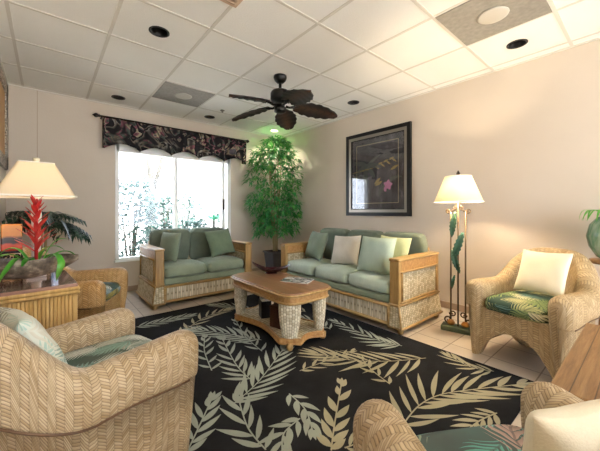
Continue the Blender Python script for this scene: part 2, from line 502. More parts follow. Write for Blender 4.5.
k.base(k.ramp(k.noise(k.mapping(co, (1, 5, 2.5), (0.6, 0, 0)), 2.0, 5), [(0.3, '#2e2e35'), (0.55, '#48474e'), (0.8, '#77747c')]), 0.8); M['printpaper'] = k.mat
M['goldline'] = plain('gold_ink', '#b8ab8c', 0.6)
M['ochre'] = plain('ochre_ink', '#a58f55', 0.7)
M['palmink'] = plain('grey_green_ink', '#5d645e', 0.8)
M['pink'] = plain('pink_ink', '#c77aa6', 0.7)
M['darkred'] = plain('oxblood_lacquer', '#3a1216', 0.15)
M['brownbox'] = wicker('dark_brown_weave', '#1c100a', '#3f2418', '#5a3626', 0.012, 0.008)
M['blackbox'] = plain('black_box_lacquer', '#17161a', 0.4)
M['paperwhite'] = plain('white_paper', '#dcdad4', 0.7)
k = NT('magazine_cover'); k.base(k.ramp(k.noise(k.coord(), 16, 4, 0.7, 0.6), [(0.38, '#35373c'), (0.5, '#94979b'), (0.6, '#dfe0e0')]), 0.25); M['mag'] = k.mat
k = NT('diffuser_face'); k.base(k.ramp(k.noise(k.coord(), 30, 3), [(0.3, '#87827a'), (0.7, '#98938a')]), 0.6); M['diffuser'] = k.mat
M['disc'] = plain('diffuser_disc', '#bdb8ad', 0.7)
M['vent'] = plain('vent_metal', '#c7ab92', 0.6)
k = NT('beaded_weave'); k.base(k.ramp(k.noise(k.coord(), 90, 2, 0.5), [(0.4, '#5b5148'), (0.5, '#9a8d7c'), (0.6, '#cfc4b2')]), 0.6); M['bead'] = k.mat
M['gold'] = plain('antique_gold', '#b98a45', 0.4, 0.5)
k = NT('green_glass'); k.base(k.ramp(k.noise(k.mapping(k.coord(), (9, 9, 1.5)), 1.6, 4, 0.6, 0.8), [(0.35, '#3d7a5a'), (0.5, '#7fae92'), (0.65, '#b9d3c0')]), 0.08)
k.bsdf.inputs['Transmission Weight'].default_value = 0.35; M['vase'] = k.mat
k = NT('garden_ground'); k.base(k.ramp(k.noise(k.coord(), 3, 5), [(0.35, '#cfccc4'), (0.65, '#e2dfd8')]), 0.95); M['ground'] = k.mat
M['gleaf'] = leafmat('garden_leaves', ['#13231f', '#233f39', '#3a5851'], 0.5, 0.3)
M['gleaf2'] = leafmat('garden_palm', ['#0a4430', '#145c42', '#237254'], 0.5, 0.3)
M['trunk'] = plain('grey_trunk', '#4a4843', 0.9)
M['fence'] = plain('whitewashed_fence', '#757775', 0.8)
M['bulb'] = emit('lit_bulb', '#ffd9a0', 6.0)
M['canlit'] = emit('lit_can_lamp', '#f2ffd8', 12.0)

# ------------------------------------------------------------------ the setting
XL, XR, YW, YB, H = -0.36, 3.56, 4.79, -3.0, 2.59
GX, GY, GS = -0.218, 2.297, 0.61
T = 0.12

def struct(name, mb, mats, **kw):
    o = mb.build(name, mats, **kw)
    o['kind'] = 'structure'
    return o

b = MB(); b.smooth = False
b.add([(XL, YB, 0), (XR, YB, 0), (XR, YW, 0), (XL, YW, 0)], [(0, 1, 2, 3)])
struct('floor', b, M['tile'])

# ceiling: one quad per tile, the can tiles with a round hole
CANS = [(0, 0), (0, 3), (2, 3), (4, -3), (4, 0), (4, 3)]
b = MB(); b.smooth = False
xs = [XL] + [GX + i * GS for i in range(0, 7)] + [XR]
ys = [YB] + [GY + j * GS for j in range(-8, 5)] + [YW]
ys = [y for y in ys if YB <= y <= YW]
CR = 0.063
for i in range(len(xs) - 1):
    for j in range(len(ys) - 1):
        x0, x1, y0, y1 = xs[i], xs[i + 1], ys[j], ys[j + 1]
        cx, cy = (x0 + x1) / 2, (y0 + y1) / 2
        gi = round((cx - GX) / GS - 0.5); gj = round((cy - GY) / GS - 0.5)
        if (gi, gj) in [(c[0] + 1, c[1]) for c in CANS] and abs(x1 - x0 - GS) < 1e-3:
            n = 32; V = []; F = []
            for k_ in range(n):
                a = 2 * PI * k_ / n
                V.append((cx + CR * math.cos(a), cy + CR * math.sin(a), H))
            for k_ in range(n):
                a = 2 * PI * k_ / n
                m = max(abs(math.cos(a)), abs(math.sin(a)))
                V.append((cx + GS / 2 * math.cos(a) / m, cy + GS / 2 * math.sin(a) / m, H))
            for k_ in range(n):
                k2 = (k_ + 1) % n
                F.append((k_, k2, n + k2, n + k_))
            b.add(V, F)
        else:
            b.add([(x0, y0, H), (x0, y1, H), (x1, y1, H), (x1, y0, H)], [(0, 1, 2, 3)])
struct('ceiling', b, M['ceil'])
b = MB()
for x in xs[1:-1]: b.box(x - 0.012, x + 0.012, YB, YW, H - 0.0032, H + 0.001)
for y in ys[1:-1]: b.box(XL, XR, y - 0.012, y + 0.012, H - 0.003, H + 0.001)
for x in (XL + 0.01, XR - 0.01): b.box(x - 0.01, x + 0.01, YB, YW, H - 0.012, H)
b.box(XL, XR, YW - 0.02, YW, H - 0.012, H)
struct('trim_1', b, M['tbar'])

# window wall with its opening
WX0, WX1, WZ0, WZ1 = 0.725, 2.44, 0.45, 2.09
b = MB()
b.box(XL - T, WX0, YW, YW + T, -0.05, H + 0.2)
b.box(WX1, XR + T, YW, YW + T, -0.05, H + 0.2)
b.box(WX0, WX1, YW, YW + T, -0.05, WZ0)
b.box(WX0, WX1, YW, YW + T, WZ1, H + 0.2)
struct('wall_window', b, M['wall'])
b = MB(); b.box(XR, XR + T, YB - T, YW, -0.05, H + 0.2)
struct('wall_right', b, M['wall'])
b = MB(); b.box(XL - T, XL, YB - T, YW, -0.05, H + 0.2)
struct('wall_left', b, M['wall'])
# the wall behind: wide unseen glazed opening added to flood the room with daylight
DX0, DX1, DZ1 = -0.30, 3.50, 2.52
b = MB()
b.box(XL, DX0, YB - T, YB, -0.05, H + 0.2); b.box(DX1, XR, YB - T, YB, -0.05, H + 0.2)
b.box(DX0, DX1, YB - T, YB, DZ1, H + 0.2)
struct('wall_back', b, M['wall'])
b = MB()
for x in (DX0, lerp(DX0, DX1, 1 / 3), lerp(DX0, DX1, 2 / 3), DX1 - 0.05): b.box(x, x + 0.05, YB - 0.09, YB - 0.04, 0, DZ1)
b.box(DX0, DX1, YB - 0.09, YB - 0.04, DZ1 - 0.06, DZ1); b.box(DX0, DX1, YB - 0.09, YB - 0.04, 0, 0.06)
d = struct('added_glazing_1', b, M['white'])  # added glazing out of view, frames the opening for fill daylight
b = MB(); b.box(DX0 + 0.05, DX1 - 0.05, YB - 0.068, YB - 0.062, 0.06, DZ1 - 0.06)
b.build('glass_pane', M['glass'], d)
# seam in the wall lining by the corner
b = MB(); b.box(-0.096, -0.089, YW - 0.003, YW + 0.01, 0.08, H - 0.012)
struct('trim_2', b, plain('wall_seam', '#b5a18c', 0.8))
b = MB(); b.box(XL, XR, YW - 0.012, YW + 0.01, 0, 0.075); struct('baseboard_window', b, M['base'], bevel=0.003)
b = MB(); b.box(XR - 0.012, XR + 0.01, YB, YW - 0.012, 0, 0.075); struct('baseboard_right', b, M['base'], bevel=0.003)
b = MB(); b.box(XL - 0.01, XL + 0.012, YB, YW - 0.012, 0, 0.075); struct('baseboard_left', b, M['base'], bevel=0.003)

# window
b = MB()
ya, yb = YW - 0.015, YW + 0.09
b.box(WX0 - 0.012, WX0 + 0.035, ya, yb, WZ0, WZ1); b.box(WX1 - 0.05, WX1 + 0.012, ya, yb, WZ0, WZ1)
b.box(WX0, WX1, ya, yb, WZ0, WZ0 + 0.03); b.box(WX0, WX1, ya, yb, WZ1 - 0.13, WZ1 + 0.01)
win = struct('window_1', b, M['white'], bevel=0.004)
b = MB()
b.box(1.515, 1.555, YW + 0.01, YW + 0.05, WZ0 + 0.03, WZ1 - 0.05)
b.box(1.50, 1.53, YW + 0.045, YW + 0.075, WZ0 + 0.03, WZ1 - 0.05)
b.build('mullion', M['white'], win, bevel=0.003)
b = MB(); b.box(WX1 - 0.14, WX1 - 0.085, YW + 0.01, YW + 0.05, WZ0 + 0.03, WZ1 - 0.05)
b.box(1.555, WX1 - 0.085, YW + 0.01, YW + 0.05, WZ0 + 0.03, WZ0 + 0.06)
b.build('sash_stile', M['white'], win, bevel=0.003)
b = MB(); b.box(WX1 - 0.125, WX1 - 0.10, YW - 0.008, YW + 0.012, 1.16, 1.34)
lt = b.build('latch', M['bronze'], win, bevel=0.004); lt['label'] = 'dark window latch'
b = MB(); b.box(WX0 + 0.03, 1.52, YW + 0.058, YW + 0.062, WZ0 + 0.03, WZ1 - 0.05)
b.build('glass_pane', M['glass'], win)
b = MB(); b.box(1.55, WX1 - 0.13, YW + 0.028, YW + 0.032, WZ0 + 0.05, WZ1 - 0.05)
b.build('glass_pane', M['glass'], win)
b = MB(); b.box(WX0 - 0.02, WX1 + 0.02, YW - 0.04, YW + 0.005, WZ0 - 0.025, WZ0 + 0.004)
b.build('window_sill', M['white'], win, bevel=0.004)

# ------------------------------------------------------------------ ceiling fittings
CANLAB = {
    (0, 0): 'unlit black recessed can light over the left of the room, midway to the window',
    (0, 3): 'unlit black recessed can light above the left end of the window valance',
    (2, 3): 'unlit black recessed can light above the middle of the window valance',
    (4, -3): 'unlit black recessed can light above the right-hand wicker armchair, beside a grey diffuser',
    (4, 0): 'unlit black recessed can light above the framed picture, behind the fan',
    (4, 3): 'lit recessed can light glowing above the tall leafy tree',
}
for (ci, cj) in CANS:
    cx, cy = GX + (ci + 1.5) * GS, GY + (cj + 0.5) * GS
    if (ci, cj) not in CANLAB: continue
    t = empty('recessed_light', (cx, cy, H), 0, CANLAB[(ci, cj)], 'ceiling light', 'recessed can lights in the ceiling')
    lit = (ci, cj) == (4, 3)
    b = MB(); b.lathe([(0.063, 0.09), (0.063, 0.0), (0.066, -0.005), (0.078, -0.005), (0.078, 0.0)], 32)
    b.f = b.f[:-2]; b.uv = b.uv[:-2]; b.mi = b.mi[:-2]; b.sm = b.sm[:-2]
    b.build('baffle', M['trimcloth'] if lit else M['can'], t)
    b = MB(); b.lathe([(0.0645, 0.091), (0.061, 0.083), (0.03, 0.079), (0.0, 0.077)], 32)
    b.build('lamp_face', M['canlit'] if lit else M['can'], t)
    b = MB(); b.lathe([(0.0, 0.042), (0.025, 0.046), (0.04, 0.06), (0.04, 0.079)], 24)
    b.build('bulb', M['canlit'] if lit else M['canlamp'], t)

for (gi, gj), lab in (((2, 2), 'grey square ceiling diffuser with a pale round disc, above the loveseat'),
                      ((4, -3), 'grey square ceiling diffuser with a pale round disc, near the right wall')):
    x0, y0 = GX + gi * GS, GY + gj * GS
    if (gi, gj) == (4, -3): x0, y0 = GX + 4 * GS, GY - 3 * GS
    t = empty('ceiling_diffuser', (x0 + GS / 2, y0 + GS / 2, H), 0, lab, 'ceiling vent', 'grey diffusers in the ceiling')
    b = MB(); q = GS / 2 - 0.013; b.box(-q, q, -q, q, -0.008, -0.002)
    b.build('face_panel', M['diffuser'], t)
    b = MB(); b.lathe([(0.0, -0.020), (0.085, -0.019), (0.10, -0.016), (0.103, -0.011), (0.095, -0.008)], 36)
    b.build('disc', M['disc'], t)

t = empty('air_register', (0.82, 1.66, H), 0, 'tan slatted air register in the ceiling near the top edge', 'ceiling vent')
b = MB(); b.box(-0.21, 0.21, -0.27, 0.27, -0.014, -0.002); b.build('frame', M['vent'], t, bevel=0.004)
b = MB()
for i in range(14):
    y = -0.23 + i * 0.0354; b.box(-0.18, 0.18, y - 0.006, y + 0.006, -0.022, -0.013)
b.build('slats', plain('vent_slat', '#a98f78', 0.6), t)

t = empty('ceiling_sprinkler', (1.93, 4.02, H), 0, 'small metal sprinkler head in the ceiling between fan and window valance', 'sprinkler')
b = MB(); b.lathe([(0.0, -0.035), (0.012, -0.034), (0.012, -0.012), (0.03, -0.010), (0.032, -0.001)], 16)
b.build('head', plain('sprinkler_metal', '#8f8a80', 0.4, 0.6), t)

# ------------------------------------------------------------------ ceiling fan
t = empty('ceiling_fan', (1.925, 2.61, H), 0, 'dark ceiling fan with five carved palm-leaf blades', 'ceiling fan')
b = MB(); b.lathe([(0.07, 0.0), (0.072, -0.02), (0.06, -0.05), (0.035, -0.075), (0.0, -0.076)], 28); b.build('canopy', M['black'], t)
b = MB(); b.tube([(0, 0, -0.06), (0, 0, -0.17)], 0.016, 14); b.build('downrod', M['black'], t)
b = MB()
b.lathe([(0.0, -0.14), (0.04, -0.145), (0.09, -0.165), (0.105, -0.19), (0.105, -0.25), (0.09, -0.28), (0.06, -0.29), (0.05, -0.31), (0.05, -0.335), (0.065, -0.345), (0.065, -0.385), (0.04, -0.40), (0.0, -0.402)], 36)
b.build('motor', M['black'], t)
def blade_mb(pitch=13):
    b = MB()
    L, n, m = 0.50, 18, 8
    for side in (1, -1):
        P = []
        for i in range(n + 1):
            s = i / n
            w = 0.125 * (math.sin(PI * min(1, (s * 0.93 + 0.07)) ** 0.95)) ** 0.55 if s < 1 else 0.004
            w = max(w, 0.02 if s < 0.15 else 0.004) * (1 + 0.07 * math.cos(s * 34))
            row = []
            for j in range(m + 1):
                q = -1 + 2 * j / m
                z = 0.018 * (1 - q * q) - 0.03 * s * s + (0.004 if side > 0 else -0.004) + 0.004 * math.cos(s * 34 + 2 * abs(q)) * abs(q)
                row.append((0.15 + L * s, q * w, z))
            P.append(row)
        base = len(b.uv)
        b.grid(P, flip=(side < 0))
        # leaf uv: along, across
        idx = 0
        for i in range(n):
            for j in range(m):
                pts = [P[i][j], P[i + 1][j], P[i + 1][j + 1], P[i][j + 1]]
                u = [(p[0], p[1]) for p in pts]
                b.uv[base + idx] = tuple(u if side > 0 else u[::-1]); idx += 1
    return b
for a in (-101, -29, 43, 115, 187):
    mb = blade_mb()
    o = mb.build('blade', M['blade'], t, loc=(0, 0, -0.315), rot=(R(-14), R(5), R(a)))
    b = MB()
    b.tube([(0.06, 0, -0.005), (0.10, 0, -0.012), (0.14, 0, 0.0), (0.20, 0, 0.012)], [0.014, 0.012, 0.014, 0.012], 10)
    b.tube([(0.15, -0.03, 0.002), (0.17, 0, 0.004), (0.15, 0.03, 0.002)], 0.009, 8)
    b.build('blade_iron', M['black'], o)

# ------------------------------------------------------------------ valance and rod
t = empty('curtain_valance', (1.6, 4.66, 2.33), 0, 'dark tropical print valance with scalloped hem over the window', 'valance')
P = []
n = 140
X0, X1 = 0.565, 2.665
for i in range(n + 1):
    s = i / n; x = lerp(X0, X1, s)
    ph = (s * 5) % 1.0
    hem = 1.955 + 0.075 * math.sin(PI * ph) ** 0.8
    yo = 4.622 + 0.012 * math.sin(s * 62) + 0.006 * math.sin(s * 141)
    row = []
    for j in range(9):
        v = j / 8
        row.append((x - 1.6, yo + 0.02 * math.sin(s * 31 + 1) * v - 0.004 * v - 4.66, lerp(2.355, hem, v) - 2.33))
    P.append(row)
b = MB(); b.grid(P)
for x in (X0, X1):
    s0 = P[0] if x == X0 else P[-1]
    b.add([s0[0], (x - 1.6, 0.12, s0[0][2]), (x - 1.6, 0.12, s0[-1][2] + 0.03), s0[-1]], [(0, 1, 2, 3)])
vo = b.build('fabric', M['valance'], t)
sm = vo.modifiers.new('Solidify', 'SOLIDIFY'); sm.thickness = 0.004
P = []
for i in range(n + 1):
    s = i / n; x = lerp(X0 + 0.06, X1 - 0.06, s)
    row = []
    for j in range(5):
        v = j / 4
        row.append((x - 1.6, 0.05 + 0.012 * math.sin(s * 90), lerp(2.30, 2.05 - 0.11 * (abs(math.cos(PI * s * 5)) ** 0.8) , v) - 2.33 + 0.03))
    P.append(row)
t = empty('curtain_rod', (1.6, 4.66, 2.375), 0, 'dark bronze curtain rod with pointed finials above the valance', 'curtain rod')
b = MB(); b.tube([(-1.08, 0, 0), (1.08, 0, 0)], 0.013, 12); b.build('rod', M['bronze'], t)
for s in (-1, 1):
    b = MB(); b.M = Matrix.Translation((s * 1.075, 0, 0)) @ Matrix.Rotation(s * PI / 2, 4, 'Y')
    b.lathe([(0.013, 0), (0.022, 0.008), (0.014, 0.018), (0.026, 0.03), (0.03, 0.045), (0.022, 0.06), (0.008, 0.075), (0.0, 0.085)], 14)
    b.build('finial', M['bronze'], t)
    b = MB(); b.tube([(s * 1.05, 0.0, 0), (s * 1.05, 0.118, 0)], 0.008, 8); b.tube([(s * 1.05, 0.118, 0), (s * 1.05, 0.13, 0)], 0.012, 12)
    b.build('bracket', M['bronze'], t)

# ------------------------------------------------------------------ garden beyond the window
b = MB(); b.smooth = False
b.add([(-14, YW + T, -0.06), (18, YW + T, -0.06), (18, 26, -0.06), (-14, 26, -0.06)], [(0, 1, 2, 3)])
struct('ground', b, M['ground'])
b = MB(); b.smooth = False
b.add([(-14, -20, -0.06), (18, -20, -0.06), (18, YB - T, -0.06), (-14, YB - T, -0.06)], [(0, 1, 2, 3)])
struct('added_bounce_ground', b, plain('bounce_concrete', '#d9d5cd', 0.9))  # added unseen terrace, kept pale to bounce light onto the ceiling

def leaf_quad(b, p, d, up, L, w, bend=0.15):
    """one pointed leaf of two folded halves"""
    d = d.normalized(); s = d.cross(up)
    s = s.normalized() if s.length > 1e-5 else d.orthogonal().normalized()
    nrm = s.cross(d)
    a = p; m = p + d * (L * 0.45) + nrm * (bend * 0.4 * L); e = p + d * L - nrm * (bend * L * 0.4)
    l = m + s * w * 0.5 - nrm * w * 0.12; r = m - s * w * 0.5 - nrm * w * 0.12
    b.add([a, l, e, m, r], [(0, 1, 3), (1, 2, 3), (0, 3, 4), (3, 2, 4)])

def shrub(x, y, h, rad, label, nl, lw, seed, mat='gleaf', zc=None):
    rnd = random.Random(seed)
    t = empty('garden_shrub', (x, y, -0.06), 0, label, 'shrub', 'shrubs outside the window')
    b = MB()
    for i in range(5):
        a = rnd.uniform(0, 2 * PI)
        b.tube([(0.03 * math.cos(a), 0.03 * math.sin(a), 0), (0.3 * rad * math.cos(a), 0.3 * rad * math.sin(a), h * 0.45), (0.6 * rad * math.cos(a + .3), 0.6 * rad * math.sin(a + .3), h * 0.85)], [0.02, 0.014, 0.006], 6)
    b.build('stems', M['trunk'], t)
    b = MB(); b.smooth = False
    for i in range(nl):
        a = rnd.uniform(0, 2 * PI); z = rnd.uniform(0.12, 1.0); rr = rad * math.sqrt(rnd.random()) * (0.5 + 0.6 * math.sin(PI * min(1, z * 0.9)))
        p = Vector((rr * math.cos(a), rr * math.sin(a), h * z))
        d = Vector((math.cos(a) + rnd.gauss(0, .5), math.sin(a) + rnd.gauss(0, .5), rnd.gauss(0.1, .5)))
        leaf_quad(b, p, d, Vector((rnd.gauss(0, .3), rnd.gauss(0, .3), 1)), lw * rnd.uniform(1.2, 2.2), lw)
    b.build('foliage', M[mat], t)
shrub(1.13, 5.95, 1.75, 0.34, 'tall loose shrub outside behind the left edge of the window', 700, 0.07, 1)
shrub(1.86, 6.95, 1.5, 0.36, 'broad teal shrub outside in the middle of the left window pane', 900, 0.07, 2)
shrub(2.26, 6.0, 1.0, 0.30, 'low shrub outside beside the window mullion', 620, 0.065, 3)
shrub(2.80, 8.1, 1.65, 0.4, 'tall sparse shrub outside just right of the window mullion', 520, 0.07, 4)
shrub(3.75, 7.7, 1.2, 0.35, 'low shrub outside in front of the white fence', 360, 0.07, 5)
t = empty('garden_tree', (2.12, 8.7, -0.06), 0, 'pale slender tree trunk forking outside the left window pane', 'tree')
b = MB()
b.tube([(0, 0, 0), (0.03, 0, 1.2), (0.0, 0, 2.1), (-0.15, 0, 3.4)], [0.11, 0.09, 0.08, 0.05], 12)
b.tube([(0.02, 0, 1.6), (0.25, 0.1, 2.4), (0.45, 0.1, 3.4)], [0.06, 0.05, 0.035], 10)
b.build('trunk', M['trunk'], t)
b = MB(); b.smooth = False; rnd = random.Random(12)
for i in range(160):
    p = Vector((rnd.gauss(0.1, .7), rnd.gauss(0, .5), rnd.gauss(3.6, .45)))
    leaf_quad(b, p, Vector((rnd.gauss(0, 1), rnd.gauss(0, 1), rnd.gauss(-.2, .5))), Vector((0, 0, 1)), 0.14, 0.06)
b.build('foliage', M['gleaf'], t)
t = empty('garden_palm', (3.02, 6.75, -0.06), 0, 'small bright green palm outside in the right window pane', 'palm')
b = MB(); b.tube([(0, 0, 0), (0, 0, 0.98)], [0.05, 0.03], 8); b.build('trunk', M['trunk'], t)
b = MB(); b.smooth = False
for i in range(26):
    a = i * 2.4; e = 0.15 + 0.5 * ((i * 7) % 10) / 10
    leaf_quad(b, Vector((0, 0, 0.98)), Vector((math.cos(a), math.sin(a), e)), Vector((0, 0, 1)), 0.36, 0.06, 0.35)
b.build('fronds', M['gleaf2'], t)
t = empty('garden_fence', (4.2, 9.0, -0.06), R(-12), 'white slatted garden fence outside the right window pane', 'fence')
b = MB()
for i in range(30):
    x = -2.0 + i * 0.15; b.box(x, x + 0.09, -0.015, 0.015, 0.05, 1.62 + 0.01 * math.sin(i * 3))
b.box(-2.05, 2.55, 0.015, 0.05, 0.35, 0.43); b.box(-2.05, 2.55, 0.015, 0.05, 1.25, 1.33)
b.build('slat_panel', M['fence'], t)
for x in (-2.05, 0.25, 2.5):
    b = MB(); b.box(x - 0.05, x + 0.05, 0.05, 0.14, 0, 1.7); b.build('post', M['fence'], t)

# ------------------------------------------------------------------ rug
FR = [
    ([(2.2, 1.12), (1.95, 1.27), (1.74, 1.47), (1.61, 1.73)], 0.24, 13, 0.026, 1),
    ([(1.38, 0.84), (1.62, 0.87), (1.82, 0.84), (2.02, 0.74), (2.34, 0.55)], 0.25, 13, 0.030, 1),
    ([(2.25, 1.35), (2.19, 1.57), (2.24, 2.1)], 0.17, 11, 0.022, 0),
    ([(1.42, 2.2), (1.27, 2.49), (1.06, 2.82)], 0.21, 12, 0.026, 0),
    ([(1.03, 1.71), (1.05, 1.96), (1.17, 2.44)], 0.17, 9, 0.028, 0),
    ([(0.82, 1.57), (1.07, 1.68), (1.46, 1.94)], 0.23, 11, 0.027, 0),
    ([(0.78, 1.17), (0.79, 1.35), (0.86, 1.57)], 0.17, 6, 0.030, 0),
    ([(1.01, 0.97), (1.15, 1.08), (1.46, 1.31)], 0.12, 7, 0.036, 1),
    ([(0.49, 1.39), (0.6, 1.52), (0.75, 1.7)], 0.13, 7, 0.030, 0),
    ([(0.65, 3.23), (0.89, 3.23), (1.17, 3.22)], 0.15, 9, 0.024, 0),
    ([(0.9, 2.77), (1.27, 3.06), (1.58, 3.14)], 0.16, 10, 0.024, 1),
    ([(1.31, 2.02), (1.35, 2.34), (1.47, 2.75)], 0.14, 7, 0.022, 0),
    ([(1.35, 1.6), (1.58, 1.58), (1.86, 1.56)], 0.10, 7, 0.020, 1),
    ([(1.69, 1.1), (1.74, 1.27), (1.82, 1.43)], 0.09, 4, 0.024, 1),
    ([(1.13, 1.44), (1.11, 1.27), (1.03, 1.12)], 0.11, 6, 0.030, 0),
    ([(0.88, 2.0), (0.96, 2.32), (1.07, 2.58)], 0.12, 7, 0.024, 0),
    ([(1.04, 1.23), (0.91, 1.2), (0.83, 1.11)], 0.12, 6, 0.030, 0),
    ([(2.38, 0.72), (2.32, 0.85), (2.38, 1.03)], 0.13, 8, 0.020, 1),
    ([(1.07, 0.94), (1.22, 0.89), (1.33, 0.83)], 0.12, 6, 0.024, 1),
    ([(1.78, 2.88), (1.68, 3.2), (1.51, 3.42)], 0.15, 9, 0.022, 0),
    ([(2.05, 1.98), (2.08, 2.23), (2.04, 2.41)], 0.14, 8, 0.022, 0),
    ([(0.72, 2.68), (0.57, 2.69), (0.41, 2.57)], 0.14, 8, 0.024, 0),
    ([(2.2, 2.5), (2.1, 2.8), (2.15, 3.2)], 0.15, 9, 0.024, 1),
    ([(0.35, 0.75), (0.55, 0.9), (0.62, 1.1)], 0.14, 7, 0.028, 0),
    ([(0.3, 3.3), (0.4, 3.0), (0.32, 2.75)], 0.14, 8, 0.024, 0),
    ([(1.9, 0.56), (1.75, 0.6), (1.55, 0.62)], 0.10, 8, 0.024, 1),
]
RX0, RX1, RY0, RY1 = 0.15, 2.44, 0.485, 3.50
b = MB(); b.smooth = False
b.box(RX0, RX1, RY0, RY1, 0.0, 0.008)
def bez(pts, s):
    n = len(pts) - 1
    x = s * n; i = min(n - 1, int(x)); f = x - i
    p0 = pts[max(0, i - 1)]; p1 = pts[i]; p2 = pts[i + 1]; p3 = pts[min(n, i + 2)]
    def c(k): return 0.5 * (2 * p1[k] + (p2[k] - p0[k]) * f + (2 * p0[k] - 5 * p1[k] + 4 * p2[k] - p3[k]) * f * f + (3 * p1[k] - p0[k] - 3 * p2[k] + p3[k]) * f ** 3)
    return Vector((c(0), c(1)))
rnd = random.Random(5)
layer = [0]
def clampr(p): return (min(RX1 - 0.012, max(RX0 + 0.012, p[0])), min(RY1 - 0.012, max(RY0 + 0.012, p[1])))
def rugleaf(p, d, L, w, bend, m):
    """a flat leaf, thickened 1 mm, curved to one side"""
    layer[0] = (layer[0] + 1) % 9
    z = 0.0084 + 0.00006 * layer[0]
    n = 7; s = Vector((-d.y, d.x)); top = []; bot = []
    for i in range(n + 1):
        q = i / n
        c = p + d * (L * q) + s * (bend * L * q * q)
        ww = w * math.sin(PI * q ** 0.8) * 0.5 + 0.0006
        top.append(clampr(c + s * ww)); bot.append(clampr(c - s * ww))
    V = [(x, y, z) for x, y in top] + [(x, y, z) for x, y in bot]
    F = [(i, n + 1 + i, n + 2 + i, i + 1) for i in range(n)]
    b.m = m; b.add(V, F)
for pts, L, n, w, cidx in FR:
    m = 1 + cidx; L *= 1.17; w *= 1.05
    st = [bez(pts, i / 24) for i in range(25)]
    for i in range(24):
        a, c = st[i], st[i + 1]; d = (c - a).normalized(); s = Vector((-d.y, d.x)) * 0.004
        b.m = m; b.add([tuple(clampr(a + s)) + (0.009,), tuple(clampr(a - s)) + (0.009,), tuple(clampr(c - s)) + (0.009,), tuple(clampr(c + s)) + (0.009,)], [(0, 1, 2, 3)])
    for side in (1, -1):
        n2 = max(4, round(n * 0.88))
        for i in range(n2):
            q = 0.06 + 0.88 * (i + (0.25 if side > 0 else -0.1)) / (n2 - 1)
            q = min(0.97, max(0.03, q))
            p = bez(pts, q); d = (bez(pts, min(1, q + 0.04)) - bez(pts, max(0, q - 0.04))).normalized()
            ang = side * R(lerp(50, 24, q) + rnd.uniform(-6, 6))
            dd = Vector((d.x * math.cos(ang) - d.y * math.sin(ang), d.x * math.sin(ang) + d.y * math.cos(ang)))
            LL = L * (0.62 + 0.5 * math.sin(PI * (q * 0.85 + 0.1))) * rnd.uniform(0.85, 1.1) * (1 if q < .8 else 0.8)
            rugleaf(p, dd, LL, w * rnd.uniform(0.85, 1.2), -side * rnd.uniform(0.05, 0.2), m)
    rugleaf(bez(pts, 0.97), (bez(pts, 1) - bez(pts, 0.93)).normalized(), L * 0.55, w * 0.7, 0.05, m)
rug = b.build('area_rug', [M['rugbase'], M['rugleaf'], M['rugleaf2']])
tag(rug, 'large black area rug woven with sage and gold fern fronds', 'rug')

# ------------------------------------------------------------------ cushions
def box_cushion(w, d, h, crown=0.03, seed=0, round_back=0.0, n=18, corner=0.06):
    """plump box cushion centred in plan, base at z = 0; w along X, d along Y"""
    rnd = random.Random(seed)
    ph = [rnd.uniform(0, 6) for _ in range(6)]
    b = MB()
    def shape(u, v):
        # rounded-rectangle plan
        x, y = u, v
        k = 1 - corner * (abs(u) ** 6) * (abs(v) ** 6) * 2.2
        x *= k; y *= k
        X = x * w / 2; Y = y * d / 2
        if round_back and y < 0: X *= 1 - round_back * (-y) ** 2.2
        return X, Y
    def wr(u, v): return 0.003 * (math.sin(5 * u + ph[0]) * math.sin(4 * v + ph[1]) + 0.6 * math.sin(9 * u + 3 * v + ph[2]))
    rings = []
    def plane(sign):
        P = []
        for i in range(n + 1):
            row = []
            for j in range(n + 1):
                u = math.sin((-1 + 2 * i / n) * PI / 2); v = math.sin((-1 + 2 * j / n) * PI / 2)
                X, Y = shape(u, v)
                e = max(abs(u), abs(v))
                edge = (1 - e ** 10)
                dome = (1 - u * u) ** 0.5 * (1 - v * v) ** 0.5
                z = h / 2 + sign * (h / 2 * (0.55 + 0.45 * edge ** 0.5) + (crown * dome if sign > 0 else 0) + wr(u, v) * edge)
                row.append((X, Y, z))
            P.append(row)
        return P
    Tp, Bt = plane(1), plane(-1)
    b.grid(Tp); b.grid(Bt, flip=True)
    def ring(P):
        return [P[i][0] for i in range(n)] + [P[n][j] for j in range(n)] + [P[i][n] for i in range(n, 0, -1)] + [P[0][j] for j in range(n, 0, -1)]
    rt, rb = ring(Tp), ring(Bt)
    rows = [rb]
    for q in (0.33, 0.67):
        rows.append([tuple(lerp(a[k], c[k], q) * (1.02 if k < 2 else 1) for k in range(3)) for a, c in zip(rb, rt)])
    rows.append(rt)
    P = [[rows[r][i] for r in range(4)] for i in range(len(rt))]
    b.grid(P, closeu=True)
    return b

